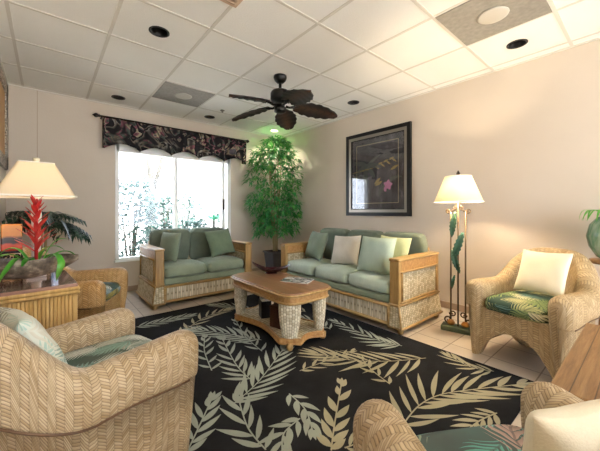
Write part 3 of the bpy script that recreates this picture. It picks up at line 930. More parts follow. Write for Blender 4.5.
def pillow_mb(w, h, t, seed=0, n=18, pinch=0.07):
    """throw pillow standing in the XZ plane, base edge at z = 0, thickness along Y"""
    rnd = random.Random(seed); ph = [rnd.uniform(0, 6) for _ in range(6)]
    b = MB(); Ps = []
    for s in (1, -1):
        P = []
        for i in range(n + 1):
            row = []
            for j in range(n + 1):
                u = math.sin((-1 + 2 * i / n) * PI / 2); v = math.sin((-1 + 2 * j / n) * PI / 2)
                X = u * (1 - pinch * (1 - v * v)) * w / 2
                Z = v * (1 - pinch * (1 - u * u)) * h / 2 + h / 2
                th = ((1 - u ** 4) * (1 - v ** 4)) ** 0.55
                wr = 0.05 * math.sin(4 * u + ph[0] + 2 * v) * math.sin(3 * v + ph[1]) + 0.03 * math.sin(8 * u - 5 * v + ph[2])
                Y = s * t / 2 * th * (1 + wr) + 0.012 * math.sin(2.2 * u + ph[3]) * (1 - th)
                row.append((X, Y, Z))
            P.append(row)
        b.grid(P, flip=(s > 0))
    b.tube([(x, y, z) for (x, y, z) in ([(-w / 2 + 0, 0, 0)])] * 1 or [(0, 0, 0)], 0.001) if False else None
    return b

def pillow(loc, rot, w, h, t, mat, label, seed=0, group='throw pillows on the seats'):
    o = pillow_mb(w, h, t, seed).build('throw_pillow', mat, None, loc=loc, rot=rot)
    return tag(o, label, 'pillow', group)

# ------------------------------------------------------------------ wicker armchair
A_HALF, A_FRONT, A_STR, A_RY = 0.275, 0.335, -0.02, 0.31
def chair_path(M1=12, M2=40):
    pts = []
    for i in range(M1): pts.append((-A_HALF, lerp(A_FRONT, A_STR, i / M1), None))
    for i in range(M2 + 1):
        a = PI - PI * i / M2
        pts.append((A_HALF * math.cos(a), A_STR - A_RY * math.sin(a), a))
    for i in range(1, M1 + 1): pts.append((A_HALF, lerp(A_STR, A_FRONT, i / M1), None))
    return pts
def chair_h(x, y):
    if y >= A_STR: return lerp(0.572, 0.585, sstep(0.0, A_FRONT, y))
    t_ = (A_STR - y) / A_RY
    return 0.572 + 0.25 * sstep(0.0, 1.0, t_) ** 0.85
def chair_profile(x, y):
    h = chair_h(x, y)
    bk = sstep(A_STR, A_STR - A_RY, y)          # 0 at arms, 1 at the back
    r = lerp(0.072, 0.05, bk)
    drape = lerp(0.20, 0.17, sstep(0.33, 0.05, y)) + 0.10 * sstep(0.0, -0.25, y)
    # height of the lower edge: legs at the front and at the back corners
    ang = (A_STR - y) / A_RY if y < A_STR else 0
    if y > 0.0: zb = 0.085 * sstep(0.30, 0.16, y)
    elif y > A_STR: zb = 0.085
    else:
        zb = 0.085 * (1 - sstep(0.25, 0.55, ang) * (1 - sstep(0.88, 0.98, ang)))
    low = 0.15 * bk
    pr = [(-0.024 - low, zb), (-0.05 - 0.10 * bk, 0.20), (-0.062 - 0.035 * bk, 0.36), (-r - 0.012 * bk, h - r - 0.05)]
    for i in range(11):
        a = PI - PI * i / 10
        pr.append((r * math.cos(a), h - r + r * math.sin(a)))
    pr += [(r * 0.99, h - r - (drape - r) * 0.4), (r * 0.93, h - drape + 0.015), (r * 0.86, h - drape),
           (r * 0.86 - 0.022, h - drape + 0.002), (0.043 - 0.06 * bk, max(0.22, zb + .1)), (0.024 - low * 0.7, zb)]
    return pr, h, r, drape

def make_armchair(label, loc, rz, mat, printmat):
    t = empty('wicker_armchair', loc, rz, label, 'armchair', 'woven wicker armchairs')
    path = chair_path(); n = len(path)
    P = []; rims = []
    for i, (x, y, a) in enumerate(path):
        a_ = path[max(0, i - 1)]; c_ = path[min(n - 1, i + 1)]
        tx, ty = c_[0] - a_[0], c_[1] - a_[1]; l = math.hypot(tx, ty)
        nx, ny = ty / l, -tx / l
        # the walk runs front-left, back, front-right: outward is to the right of travel seen from above
        if nx * x + ny * (y - 0.1) < 0: nx, ny = -nx, -ny
        pr, h, r, dr = chair_profile(x, y)
        P.append([(x + nx * q, y + ny * q, z) for q, z in pr])
        rims.append((x + nx * (r * 0.86), y + ny * (r * 0.86), h - dr))
    b = MB()
    b.grid(P, closev=False, flip=True)
    # closing strip under the walls
    b.grid([[row[-1], row[0]] for row in P], flip=True)
    # rounded arm fronts running down into the legs
    for e, sgn in ((0, -1), (n - 1, 1)):
        pr, h, r, dr = chair_profile(path[e][0], path[e][1])
        K = 7; G = []
        for kk in range(K + 1):
            th = PI / 2 * kk / K
            row = []
            for q, z in pr:
                cz = min(z, h - r)
                # midline of the column at this height
                col = [p for p in pr if abs(p[1] - cz) < 0.6]
                cq = 0.0
                bul = lerp(0.03, 0.075, sstep(0.0, 0.45, z))
                Q = cq + (q - cq) * math.cos(th); Z = cz + (z - cz) * math.cos(th)
                row.append((path[e][0] + sgn * Q, path[e][1] + bul * math.sin(th), Z))
            G.append(row)
        b.grid(G, flip=(sgn > 0))
    # the turned-in collar keeps its own seam
    sh = b.build('woven_shell', mat, t)
    b = MB()
    rp = [p for p in rims]
    pr, h, r, dr = chair_profile(path[0][0], path[0][1])
    b.tube(rp, 0.0055, 6)
    b.build('rim_binding', M['rim'], t)
    # arched front apron
    b = MB(); xm = A_HALF - 0.035; G = []; G2 = []
    for i in range(25):
        x = lerp(-xm, xm, i / 24)
        zb = 0.02 + 0.215 * (1 - abs(x / xm) ** 2.4)
        col = [(x, A_FRONT + 0.03 - 0.012 * (1 - q), lerp(zb, 0.385, q)) for q in [k_ / 8 for k_ in range(9)]]
        G.append(col); G2.append([(p[0], p[1] - 0.024, p[2]) for p in col])
    b.grid(G, flip=False); b.grid(G2, flip=True)
    b.grid([[G[i][0], G2[i][0]] for i in range(25)], flip=True)
    b.grid([[G[i][-1], G2[i][-1]] for i in range(25)])
    b.build('front_apron', mat, t)
    # seat deck
    b = MB(); pl = [(-0.225, A_FRONT), (-0.225, A_STR)]
    for i in range(1, 12):
        a = PI - PI * i / 12; pl.append((0.225 * math.cos(a), A_STR - 0.24 * math.sin(a)))
    pl += [(0.225, A_STR), (0.225, A_FRONT)]
    b.prism(pl[::-1] if False else pl, 0.345, 0.372); b.build('seat_deck', mat, t)
    # cushion
    c = box_cushion(0.425, 0.60, 0.085, 0.028, seed=int(abs(loc[0]) * 100), round_back=0.45)
    c.build('seat_cushion', printmat, t, loc=(0, 0.085, 0.374))
    return t

def face(dx, dy): return math.atan2(dy, dx) - PI / 2
def at_front(mx, my, dx, dy, off=0.33):
    l = math.hypot(dx, dy); return (mx - off * dx / l, my - off * dy / l)

CH = {}
for key, mx, my, dx, dy, z, mat, pm, lab in (
    ('R', 2.56, 0.644, -0.98, 0.19, 0.0, 'wicker2', 'print', 'wicker armchair against the right wall beside the floor lamp, green leaf-print seat'),
    ('L', 0.372, 1.618, 0.962, 0.275, 0.009, 'wicker', 'print4', 'big wicker armchair at the rug corner in front of the bamboo table, pale leaf-print seat'),
    ('C', 0.395, 3.03, 0.90, -0.44, 0.009, 'wicker3', 'print3', 'honey wicker armchair tucked behind the bamboo table, blue-grey print seat'),
    ('B', 0.93, 0.34, 0.514, 0.857, 0.009, 'wicker', 'print2', 'wicker armchair seen from behind beside the plank table, teal leaf-print seat')):
    x, y = at_front(mx, my, dx, dy)
    CH[key] = make_armchair(lab, (x, y, z), face(dx, dy), M[mat], M[pm])

def chair_pt(key, lx, ly, lz):
    o = CH[key]; a = o.rotation_euler.z
    return (o.location.x + lx * math.cos(a) - ly * math.sin(a), o.location.y + lx * math.sin(a) + ly * math.cos(a), o.location.z + lz)
def chair_rot(key, tilt, yaw=0): return (R(tilt), 0, CH[key].rotation_euler.z + R(yaw))

pillow(chair_pt('R', -0.030, 0.075, 0.506), chair_rot('R', 24, -4), 0.335, 0.34, 0.11, M['cream'], 'cream throw pillow leaning in the armchair beside the floor lamp', 3)
pillow(chair_pt('L', 0.02, -0.05, 0.490), chair_rot('L', 26, 0), 0.33, 0.30, 0.11, M['print5'], 'pale leaf-print throw pillow in the big wicker armchair before the bamboo table', 4)
pillow(chair_pt('B', 0.062, 0.10, 0.497), chair_rot('B', 8, 0), 0.275, 0.215, 0.11, M['cream'], 'cream throw pillow in the armchair beside the plank table', 5)

# ------------------------------------------------------------------ rattan sofas
def make_sofa(name, label, cat, L, D, seats, loc, rz, seatmat, backmat, deckmat):
    """length along X, front +Y"""
    t = empty(name, loc, rz, label, cat)
    hx, hy = L / 2, D / 2
    AW = 0.10
    ZT = 0.69
    for s in (-1, 1):
        xo, xi = s * hx, s * (hx - AW)
        x0, x1 = min(xo, xi), max(xo, xi)
        # upper arm
        b = MB(); b.box(x0 + 0.008, x1 - 0.008, -hy + 0.04, hy - 0.04, 0.27, ZT - 0.13)
        arm = b.build('arm_panel', M['seagrass2'], t)
        b = MB(); b.box(x0 + 0.003, x1 - 0.003, -hy + 0.03, hy - 0.03, ZT - 0.125, ZT - 0.025); b.build('arm_band', M['band'], arm)
        b = MB(); b.box(x0 - 0.006, x1 + 0.006, -hy - 0.004, hy + 0.008, ZT - 0.028, ZT)
        b.build('arm_cap', M['rattany'], arm, bevel=0.012, bseg=3)
        for y in (hy - 0.05, -hy):
            b = MB(); b.box(x0, x1, y, y + 0.05, 0.25, ZT - 0.026)
            b.build('arm_post', M['rattanz'], arm, bevel=0.01, bseg=3)
        b = MB()
        for z in (ZT - 0.128, 0.285):
            for x in (xo, xi): b.tube([(x, -hy + 0.03, z), (x, hy - 0.03, z)], 0.011, 8)
        for x in (xo,):
            for y in (-hy + 0.058, hy - 0.058): b.tube([(x, y, 0.285), (x, y, ZT - 0.13)], 0.009, 8)
        b.build('arm_beading', M['rattany'], arm)
        # flared base below the arm
        f = 0.035 * s
        b = MB()
        b.hexa([(x0 + (f if s < 0 else 0), -hy - 0.0, 0.055), (x1 + (f if s > 0 else 0), -hy, 0.055), (x1 + (f if s > 0 else 0), hy + 0.02, 0.055), (x0 + (f if s < 0 else 0), hy + 0.02, 0.055)],
               [(x0, -hy, 0.265), (x1, -hy, 0.265), (x1, hy, 0.265), (x0, hy, 0.265)])
        base = b.build('arm_base', M['seagrass2'], t, bevel=0.01)
        b = MB()
        xf = xo + f
        b.tube([(xi, hy + 0.02, 0.058), (xf, hy + 0.02, 0.058), (xf, -hy, 0.058)], 0.012, 8)
        b.tube([(xi, hy + 0.003, 0.262), (xo + 0.004 * s, hy + 0.003, 0.262), (xo + 0.004 * s, -hy, 0.262)], 0.013, 8)
        b.tube([(xf, hy + 0.02, 0.058), (xo, hy, 0.262)], 0.010, 8)
        b.tube([(xi, hy + 0.02, 0.058), (xi, hy, 0.262)], 0.010, 8)
        b.build('base_beading', M['rattany'], base)
        for y in (hy - 0.04, -hy + 0.05):
            b = MB(); b.lathe([(0.024, 0.0), (0.03, 0.02), (0.032, 0.06)], 14, (xo + f * 0.6 - s * 0.03, y, 0)); b.build('foot', M['rattanz'], t)
    xi = hx - AW
    # front apron
    b = MB(); b.box(-xi, xi, hy - 0.05, hy - 0.005, 0.075, 0.245); ap = b.build('front_apron', M['seagrass'], t)
    b = MB(); b.tube([(-xi, hy - 0.0, 0.245), (xi, hy - 0.0, 0.245)], 0.016, 10); b.tube([(-xi, hy + 0.0, 0.075), (xi, hy + 0.0, 0.075)], 0.016, 10)
    for x in (-xi + 0.012, xi - 0.012): b.tube([(x, hy, 0.07), (x, hy, 0.25)], 0.012, 8)
    b.build('apron_frame', M['rattan'], ap)
    # back
    b = MB(); b.box(-xi, xi, -hy, -hy + 0.05, 0.08, 0.70); b.build('back_panel', M['seagrass2'], t, bevel=0.01)
    b = MB(); b.tube([(-xi, -hy + 0.025, 0.71), (xi, -hy + 0.025, 0.71)], 0.022, 10); b.build('back_rail', M['rattan'], t)
    # deck and cushions
    b = MB(); b.box(-xi + 0.002, xi - 0.002, -hy + 0.05, hy - 0.015, 0.255, 0.335); b.build('seat_deck', deckmat, t, bevel=0.02, bseg=3)
    w = 2 * xi / seats
    for i in range(seats):
        cx = -xi + w * (i + 0.5)
        c = box_cushion(w - 0.006, D - 0.22, 0.125, 0.03, seed=i + int(L * 10), corner=0.05)
        c.build('seat_cushion', seatmat, t, loc=(cx, 0.115, 0.335))
        c = box_cushion(w - 0.004, 0.47, 0.12, 0.05, seed=i + 20 + int(L * 10), corner=0.05)
        c.build('back_cushion', backmat, t, loc=(cx, -hy + 0.12, 0.64), rot=(R(90 - 12), 0, 0))
    return t

LV = make_sofa('loveseat', 'two-seat rattan loveseat with green cushions in front of the window', 'loveseat', 1.27, 0.76, 2,
               (1.575, 4.05, 0), PI, M['green'], M['darkgreen'], M['green'])
SF = make_sofa('sofa', 'three-seat rattan sofa with pale sage cushions along the right wall', 'sofa', 1.80, 0.78, 3,
               (2.83, 2.395, 0), PI / 2, M['sagelt'], M['darkgreen'], M['green'])

def sofa_pt(o, lx, ly, lz):
    a = o.rotation_euler.z
    return (o.location.x + lx * math.cos(a) - ly * math.sin(a), o.location.y + lx * math.sin(a) + ly * math.cos(a), lz)
# loveseat local +X is world -X ; sofa local +X is world +Y
pillow(sofa_pt(LV, 0.42, 0.07, 0.498), (R(12), 0, PI - R(68)), 0.36, 0.37, 0.11, fabric('sage_pillow', '#76836e', '#8f9b86'), 'sage throw pillow leaning at the left arm of the loveseat', 11)
pillow(sofa_pt(LV, -0.325, 0.15, 0.52), (R(20), R(6), PI + R(8)), 0.40, 0.37, 0.12, fabric('moss_pillow', '#5f6f5b', '#78886f'), 'moss green throw pillow at the right arm of the loveseat', 12)
pillow(sofa_pt(SF, 0.56, 0.12, 0.495), (R(20), 0, PI / 2 - R(16)), 0.42, 0.38, 0.14, fabric('olive_pillow', '#6f7d6b', '#8a9784'), 'grey-green throw pillow at the left end of the sofa', 13)
pillow(sofa_pt(SF, -0.02, 0.14, 0.495), (R(20), R(4), PI / 2 + R(8)), 0.37, 0.36, 0.14, M['greyfab'], 'pale grey throw pillow in the middle of the sofa', 14)
pillow(sofa_pt(SF, -0.52, 0.26, 0.495), (R(18), 0, PI / 2 + R(4)), 0.40, 0.38, 0.14, M['mint'], 'mint green throw pillow on the right side of the sofa', 15)
pillow(sofa_pt(SF, -0.60, 0.09, 0.497), (R(18), R(-3), PI / 2 + R(6)), 0.36, 0.38, 0.11, M['lime'], 'yellow-green throw pillow behind the mint pillow at the right end of the sofa', 16)

# ------------------------------------------------------------------ coffee table
t = empty('coffee_table', (1.675, 2.32, 0.009), 0, 'rattan coffee table with wooden top and barrel-shaped woven legs, on the rug', 'coffee table')
def chamfer(hx, hy, c, conc=0.0, seg=4):
    out = []
    for sx, sy in ((1, 1), (-1, 1), (-1, -1), (1, -1)):
        p0 = (sx * hx, sy * (hy - c)); p1 = (sx * (hx - c), sy * hy)
        if sx * sy < 0: p0, p1 = p1, p0
        for i in range(seg + 1):
            q = i / seg
            m = 0.25 * c * math.sin(PI * q)
            out.append((lerp(p0[0], p1[0], q) + sx * m, lerp(p0[1], p1[1], q) + sy * m))
    return out
b = MB(); b.prism(chamfer(0.258, 0.512, 0.14), 0.445, 0.465); b.build('tabletop', M['tabletop'], t, bevel=0.006)
b = MB(); pl = chamfer(0.263, 0.517, 0.142); b.tube([(x, y, 0.446) for x, y in pl], 0.010, 8, closed=True); b.build('edge_binding', M['rattany'], t)
b = MB()
pl = chamfer(0.246, 0.50, 0.136)
pts = pl + [pl[0]]
b.smooth = False
b.grid([[(x, y, 0.375), (x, y, 0.444)] for x, y in pts]); b.build('apron_band', M['band'], t)
b = MB(); b.tube([(x, y, 0.378) for x, y in pl], 0.010, 8, closed=True); b.build('apron_binding', M['rattany'], t)
for sx in (-1, 1):
    for sy in (-1, 1):
        b = MB()
        prof = []
        for i in range(13):
            q = i / 12
            r = 0.046 + 0.022 * max(0.0, math.sin(PI * (q * 0.62 + 0.0))) ** 1.2
            prof.append((r, lerp(0.085, 0.378, q)))
        b.M = Matrix.Rotation(math.atan2(sy * 1.0, sx * 1.0), 4, 'Z') @ Matrix.Diagonal((0.88, 1.35, 1, 1))
        V = []; F = []; U = []
        seg = 24
        rows = []
        for i, (r, z) in enumerate(prof):
            row = []
            for k_ in range(seg + 1):
                a = 2 * PI * k_ / seg
                cx, sx2 = math.cos(a), math.sin(a)
                row.append((r * math.copysign(abs(cx) ** 0.7, cx), r * math.copysign(abs(sx2) ** 0.7, sx2), z))
            rows.append(row)
        G = [[rows[i][k_] for i in range(len(rows))] for k_ in range(seg + 1)]
        b.grid(G)
        b.build('leg', M['legweave'], t, loc=(sx * 0.165, sy * 0.405, 0))
        b = MB(); b.lathe([(0.02, 0.0), (0.027, 0.015), (0.03, 0.055)], 14); b.build('foot', M['rattanz'], t, loc=(sx * 0.185, sy * 0.43, 0))
# lower shelf with hollowed sides
def hollow(hx, hy, d, c, n=12):
    out = []
    def side(p, q, nx, ny, dd):
        for i in range(n):
            s = i / n; m = dd * math.sin(PI * s) ** 1.2
            out.append((lerp(p[0], q[0], s) - nx * m, lerp(p[1], q[1], s) - ny * m))
    a = (hx, -(hy - c)); b_ = (hx, hy - c); side(a, b_, 1, 0, d)
    c1 = (hx - c, hy); side(b_, c1, 0, 0, 0); c2 = (-(hx - c), hy); side(c1, c2, 0, 1, d * 0.7)
    e = (-hx, hy - c); side(c2, e, 0, 0, 0); f = (-hx, -(hy - c)); side(e, f, -1, 0, d)
    g = (-(hx - c), -hy); side(f, g, 0, 0, 0); h = (hx - c, -hy); side(g, h, 0, -1, d * 0.7); side(h, a, 0, 0, 0)
    return out
pl = hollow(0.245, 0.495, 0.075, 0.12)
b = MB(); b.prism(pl, 0.05, 0.088); sh = b.build('shelf', M['seagrass2'], t)
b = MB()
b.grid([[(x, y, 0.046), (x * 1.015, y * 1.008, 0.068), (x, y, 0.090)] for x, y in pl + [pl[0]]]); b.tube([(x, y, 0.09) for x, y in pl], 0.007, 6, closed=True); b.tube([(x, y, 0.05) for x, y in pl], 0.008, 6, closed=True)
b.build('shelf_band', M['band'], sh)

# bowl, magazine and boxes
t = empty('boat_bowl', (1.80, 2.60, 0.475), R(-40), 'dark red boat-shaped bowl with upswept tips on the coffee table', 'bowl')
P = []; n = 22
b = MB()
for sft, fl in ((0.0, False), (0.006, True)):
    P = []
    for i in range(n + 1):
        s = -1 + 2 * i / n
        row = []
        for j in range(13):
            q = -1 + 2 * j / 12
            w = 0.085 * (1 - abs(s) ** 2.2) + 0.002
            z = 0.012 + (0.115 if s < 0 else 0.085) * abs(s) ** 2.0 + 0.035 * q * q * (1 - abs(s) ** 2) - (0.0 if not fl else 0.007)
            row.append((s * (0.205 + (0.002 if fl else 0)), q * w, z))
        P.append(row)
    b.grid(P, flip=fl)
b.build('bowl', M['darkred'], t)
b = MB(); b.lathe([(0.05, 0.0), (0.05, 0.004), (0.04, 0.012)], 20, sx=1.3, sy=0.8); b.build('foot_ring', M['darkred'], t)

t = empty('magazine', (1.80, 2.17, 0.4745), R(-62), 'black and white magazine lying on the coffee table', 'magazine')
b = MB(); b.box(-0.135, 0.135, -0.095, 0.095, 0.0, 0.006); b.build('pages', M['paperwhite'], t)
b = MB(); b.box(-0.137, 0.137, -0.097, 0.097, 0.006, 0.0075); b.build('cover', M['mag'], t)

t = empty('storage_box', (1.59, 2.16, 0.0975), R(12), 'dark brown woven box on the shelf under the coffee table', 'box')
b = MB(); b.box(-0.06, 0.06, -0.07, 0.07, 0.0, 0.17); b.build('body', M['brownbox'], t, bevel=0.006)
b = MB(); b.box(-0.063, 0.063, -0.073, 0.073, 0.17, 0.19); b.build('lid', M['brownbox'], t, bevel=0.006)
t = empty('book_box', (1.63, 2.46, 0.0975), R(-20), 'black box with a white top on the shelf under the coffee table', 'box')
b = MB(); b.box(-0.05, 0.05, -0.06, 0.06, 0.0, 0.16); b.build('body', M['blackbox'], t, bevel=0.004)
b = MB(); b.box(-0.044, 0.044, -0.054, 0.054, 0.16, 0.19); b.build('white_top', M['paperwhite'], t, bevel=0.006)

# ------------------------------------------------------------------ framed picture on the right wall
t = empty('framed_picture', (XR, 2.53, 1.67), 0, 'large framed tropical print on the right wall above the sofa', 'picture')
def ring(b, y0, y1, z0, z1, w, x0, x1):
    b.hexa([(x0, y0, z0), (x1, y0, z0), (x1, y0 + w, z0 + w), (x0, y0 + w, z0 + w)], [(x0, y1, z0), (x1, y1, z0), (x1, y1 - w, z0 + w), (x0, y1 - w, z0 + w)])
    b.hexa([(x0, y0, z1), (x0, y0 + w, z1 - w), (x1, y0 + w, z1 - w), (x1, y0, z1)], [(x0, y1, z1), (x0, y1 - w, z1 - w), (x1, y1 - w, z1 - w), (x1, y1, z1)])
    b.hexa([(x0, y0, z0), (x0, y0 + w, z0 + w), (x1, y0 + w, z0 + w), (x1, y0, z0)], [(x0, y0, z1), (x0, y0 + w, z1 - w), (x1, y0 + w, z1 - w), (x1, y0, z1)])
    b.hexa([(x0, y1, z0), (x1, y1, z0), (x1, y1 - w, z0 + w), (x0, y1 - w, z0 + w)], [(x0, y1, z1), (x1, y1, z1), (x1, y1 - w, z1 - w), (x0, y1 - w, z1 - w)])
hy, hz = 0.535, 0.605
b = MB(); ring(b, -hy, hy, -hz, hz, 0.05, -0.04, -0.002); b.build('outer_frame', M['black'], t)
b = MB(); ring(b, -hy + 0.045, hy - 0.045, -hz + 0.045, hz - 0.045, 0.045, -0.034, -0.006); b.build('inner_frame', M['silver'], t)
b = MB(); ring(b, -hy + 0.088, hy - 0.088, -hz + 0.088, hz - 0.088, 0.014, -0.028, -0.006); b.build('frame_liner', M['black'], t)
a, c = hy - 0.095, hz - 0.095
b = MB(); b.box(-0.012, -0.006, -a, a, -c, c); pr = b.build('print', M['printpaper'], t)
b = MB()
ly, lz = a * 0.80, c * 0.84
for (y0, y1, z0, z1) in ((-ly, ly, lz - .008, lz), (-ly, ly, -lz, -lz + .008), (-ly, -ly + .008, -lz, lz), (ly - .008, ly, -lz, lz)):
    b.box(-0.0135, -0.0118, y0, y1, z0, z1)
b.build('border_line', M['goldline'], pr)
def inkleaf(b, y, z, ang, L, w, bend=0.1, x=-0.0135):
    n = 8; d = (math.cos(ang), math.sin(ang)); s = (-d[1], d[0]); top = []; bot = []
    for i in range(n + 1):
        q = i / n; cy = y + d[0] * L * q + s[0] * bend * L * q * q; cz = z + d[1] * L * q + s[1] * bend * L * q * q
        ww = w * 0.5 * math.sin(PI * q ** 0.85) + 0.0004
        top.append((cy + s[0] * ww, cz + s[1] * ww)); bot.append((cy - s[0] * ww, cz - s[1] * ww))
    V = [(x, p[0], p[1]) for p in top] + [(x, p[0], p[1]) for p in bot]
    b.add(V, [(i, i + 1, n + 2 + i, n + 1 + i) for i in range(n)])
# (seen from the room the picture's left is +Y)
b = MB(); b.smooth = False
for i in range(11): inkleaf(b, 0.16, 0.14, R(-200 + i * 22), 0.26, 0.04, 0.15 if i % 2 else -0.15)
inkleaf(b, 0.165, 0.14, R(-92), 0.36, 0.03, 0.05)
for i in range(9): inkleaf(b, -0.05 - 0.02 * i, -0.33 + 0.03 * i, R(100 + i * 9), 0.2, 0.03, 0.1, -0.0132)
b.build('palm_motif', M['palmink'], pr)
b = MB(); b.smooth = False
for i in range(7): inkleaf(b, 0.02 - i * 0.045, 0.10 + i * 0.012, R(155 if i % 2 else -150), 0.09, 0.026, 0.1)
inkleaf(b, 0.04, 0.08, R(8 + 180 - 16), -0.40, 0.022, 0.02)
for y, z, an in ((-0.07, -0.07, -45), (-0.23, 0.02, 150), (-0.10, -0.12, -30)): inkleaf(b, y, z, R(an), 0.14, 0.04, 0.1)
b.build('ochre_leaf_motif', M['ochre'], pr)
b = MB(); b.smooth = False
for i in range(5):
    inkleaf(b, -0.19, -0.18, R(20 + i * 72), 0.075, 0.055, 0.1, -0.0137)
inkleaf(b, -0.16, -0.27, R(60), 0.07, 0.045, 0.1, -0.0136)
b.build('hibiscus_motif', M['pink'], pr)
b = MB(); b.box(-0.0185, -0.0165, -a, a, -c, c); b.build('picture_glass', M['picglass'], t)

# ------------------------------------------------------------------ floor lamp
t = empty('floor_lamp', (2.955, 1.19, 0), R(13), 'wrought iron floor lamp with green metal leaves and lit cream shade by the right wall', 'floor lamp')
b = MB(); b.box(-0.065, 0.065, -0.14, 0.14, 0, 0.045); b.build('base', M['stone'], t, bevel=0.006)
for y in (-0.062, 0, 0.062):
    b = MB(); b.tube([(0, y, 0.045), (0, y, 1.12 if y else 1.40)], 0.0075, 8); b.build('rod', M['ironbrown'], t)
def spiral(cy, cz, r0, turns, sgn, start, n=28):
    return [(0.0, cy + sgn * r0 * (1 - 0.75 * i / n) * math.cos(start + turns * 2 * PI * i / n), cz + r0 * (1 - 0.75 * i / n) * math.sin(start + turns * 2 * PI * i / n)) for i in range(n + 1)]
for s in (-1, 1):
    for args, rr in (((s * 0.085, 1.13, 0.024, 1.3, s, PI), 0.0055), ((s * 0.085, 0.095, 0.040, 1.4, s, PI), 0.007), ((s * 0.045, 0.16, 0.030, 1.3, -s, PI), 0.006), ((s * 0.025, 1.165, 0.020, 1.2, -s, PI), 0.005)):
        b = MB(); b.tube(spiral(*args), rr, 6); b.build('scroll', M['ironbrown'], t)
b = MB(); b.tube([(0, -0.062, 1.12), (0, 0, 1.16), (0, 0.062, 1.12)], 0.006, 6); b.build('cross_arch', M['ironbrown'], t)
for s in (-1, 1):
    b = MB(); b.lathe([(0.0, 0.0), (0.03, 0.008), (0.036, 0.025), (0.02, 0.05), (0.0, 0.056)], 14, (0, s * 0.06, 0.046))
    b.build('amber_stone', M['amber'], t)
def jagged_leaf(b, p, d, s, L, w, nrm):
    n = 14; p = Vector(p); d = Vector(d).normalized(); s = Vector(s).normalized(); nrm = Vector(nrm)
    rows = []
    for i in range(n + 1):
        q = i / n
        ww = w * math.sin(PI * (q * 0.92 + 0.06)) ** 0.7 * (1.0 if i % 2 == 0 else 0.72)
        c = p + d * (L * q) + nrm * (0.03 * math.sin(PI * q))
        rows.append([c - s * ww + nrm * 0.012, c - s * ww * 0.5 + nrm * 0.004, c, c + s * ww * 0.5 + nrm * 0.004, c + s * ww + nrm * 0.012])
    b.grid(rows)
for (p, d, L, w) in (((-0.02, 0.02, 1.12), (0, 0.12, -1), 0.24, 0.032), ((-0.022, -0.045, 0.93), (0, 0.30, -1), 0.28, 0.038), ((-0.02, 0.045, 0.76), (0, -0.30, -1), 0.22, 0.034), ((0.02, 0.03, 0.52), (0, 0.2, -1), 0.14, 0.018)):
    b = MB(); jagged_leaf(b, p, d, (0, 1, 0.15), L, w, (-1, 0, 0))
    o = b.build('metal_leaf', M['patina'], t); q = o.modifiers.new('Solidify', 'SOLIDIFY'); q.thickness = 0.003
def cone_shade(r0, r1, z0, z1, seg=48):
    b = MB(); b.grid([[(lerp(r0, r1, j / 6) * math.cos(2 * PI * i / seg), lerp(r0, r1, j / 6) * math.sin(2 * PI * i / seg), lerp(z0, z1, j / 6)) for j in range(7)] for i in range(seg)], closeu=True)
    return b
sh = cone_shade(0.207, 0.112, 1.215, 1.455).build('lamp_shade', M['shade2'], t)
b = MB()
for r, z in ((0.207, 1.216), (0.112, 1.454)):
    b = MB(); b.tube([(r * math.cos(2 * PI * i / 40), r * math.sin(2 * PI * i / 40), z) for i in range(40)], 0.004, 6, closed=True)
    b.build('shade_trim', M['trimcloth'], sh)
b = MB()
for i in range(3): b.tube([(0, 0, 1.44), (0.112 * math.cos(i * 2.094), 0.112 * math.sin(i * 2.094), 1.453)], 0.0025, 6)
b.lathe([(0.008, 1.44), (0.008, 1.46), (0.014, 1.47), (0.016, 1.485), (0.008, 1.50), (0.0, 1.515)], 12); b.build('finial', M['bronze'], t)
b = MB(); b.lathe([(0.0, 1.27), (0.014, 1.275), (0.022, 1.30), (0.028, 1.335), (0.02, 1.362), (0.0, 1.37)], 16, (0.035, 0, 0)); b.build('bulb', M['bulb'], t)

# ------------------------------------------------------------------ tall tree in the corner
t = empty('potted_tree', (3.06, 4.30, 0), 0, 'tall leafy artificial bamboo tree in a charcoal pot in the room corner', 'potted tree')
b = MB(); w0, w1 = 0.105, 0.145
b.hexa([(-w0, -w0, 0), (w0, -w0, 0), (w0, w0, 0), (-w0, w0, 0)], [(-w1, -w1, 0.43), (w1, -w1, 0.43), (w1, w1, 0.43), (-w1, w1, 0.43)])
pt = b.build('pot', M['pot'], t, bevel=0.012)
b = MB(); ring_ = [(-w1, -w1), (w1, -w1), (w1, w1), (-w1, w1)]
b.tube([(x * 1.02, y * 1.02, 0.425) for x, y in ring_], 0.014, 8, closed=True); b.build('pot_rim', M['pot'], pt)
b = MB(); b.box(-w1 + 0.015, w1 - 0.015, -w1 + 0.015, w1 - 0.015, 0.425, 0.436); b.build('soil', M['soil'], t)
rnd = random.Random(21)
tips = []
for i, (a, h) in enumerate(((0.4, 2.15), (1.7, 2.0), (2.9, 2.2), (4.1, 1.95), (5.2, 2.1))):
    pts = []
    for j in range(9):
        q = j / 8
        pts.append((0.04 * math.cos(a) + 0.07 * q * math.cos(a) + 0.012 * math.sin(5 * q + i), 0.04 * math.sin(a) + 0.07 * q * math.sin(a) + 0.012 * math.cos(4 * q + i), lerp(0.43, h, q)))
    b = MB(); b.tube(pts, [lerp(0.015, 0.006, j / 8) for j in range(9)], 8)
    b.build('stem', M['bark'], t); tips.append(pts)
b = MB(); b.smooth = False
XMAX, YMAX = XR - 3.06 - 0.03, YW - 4.30 - 0.03
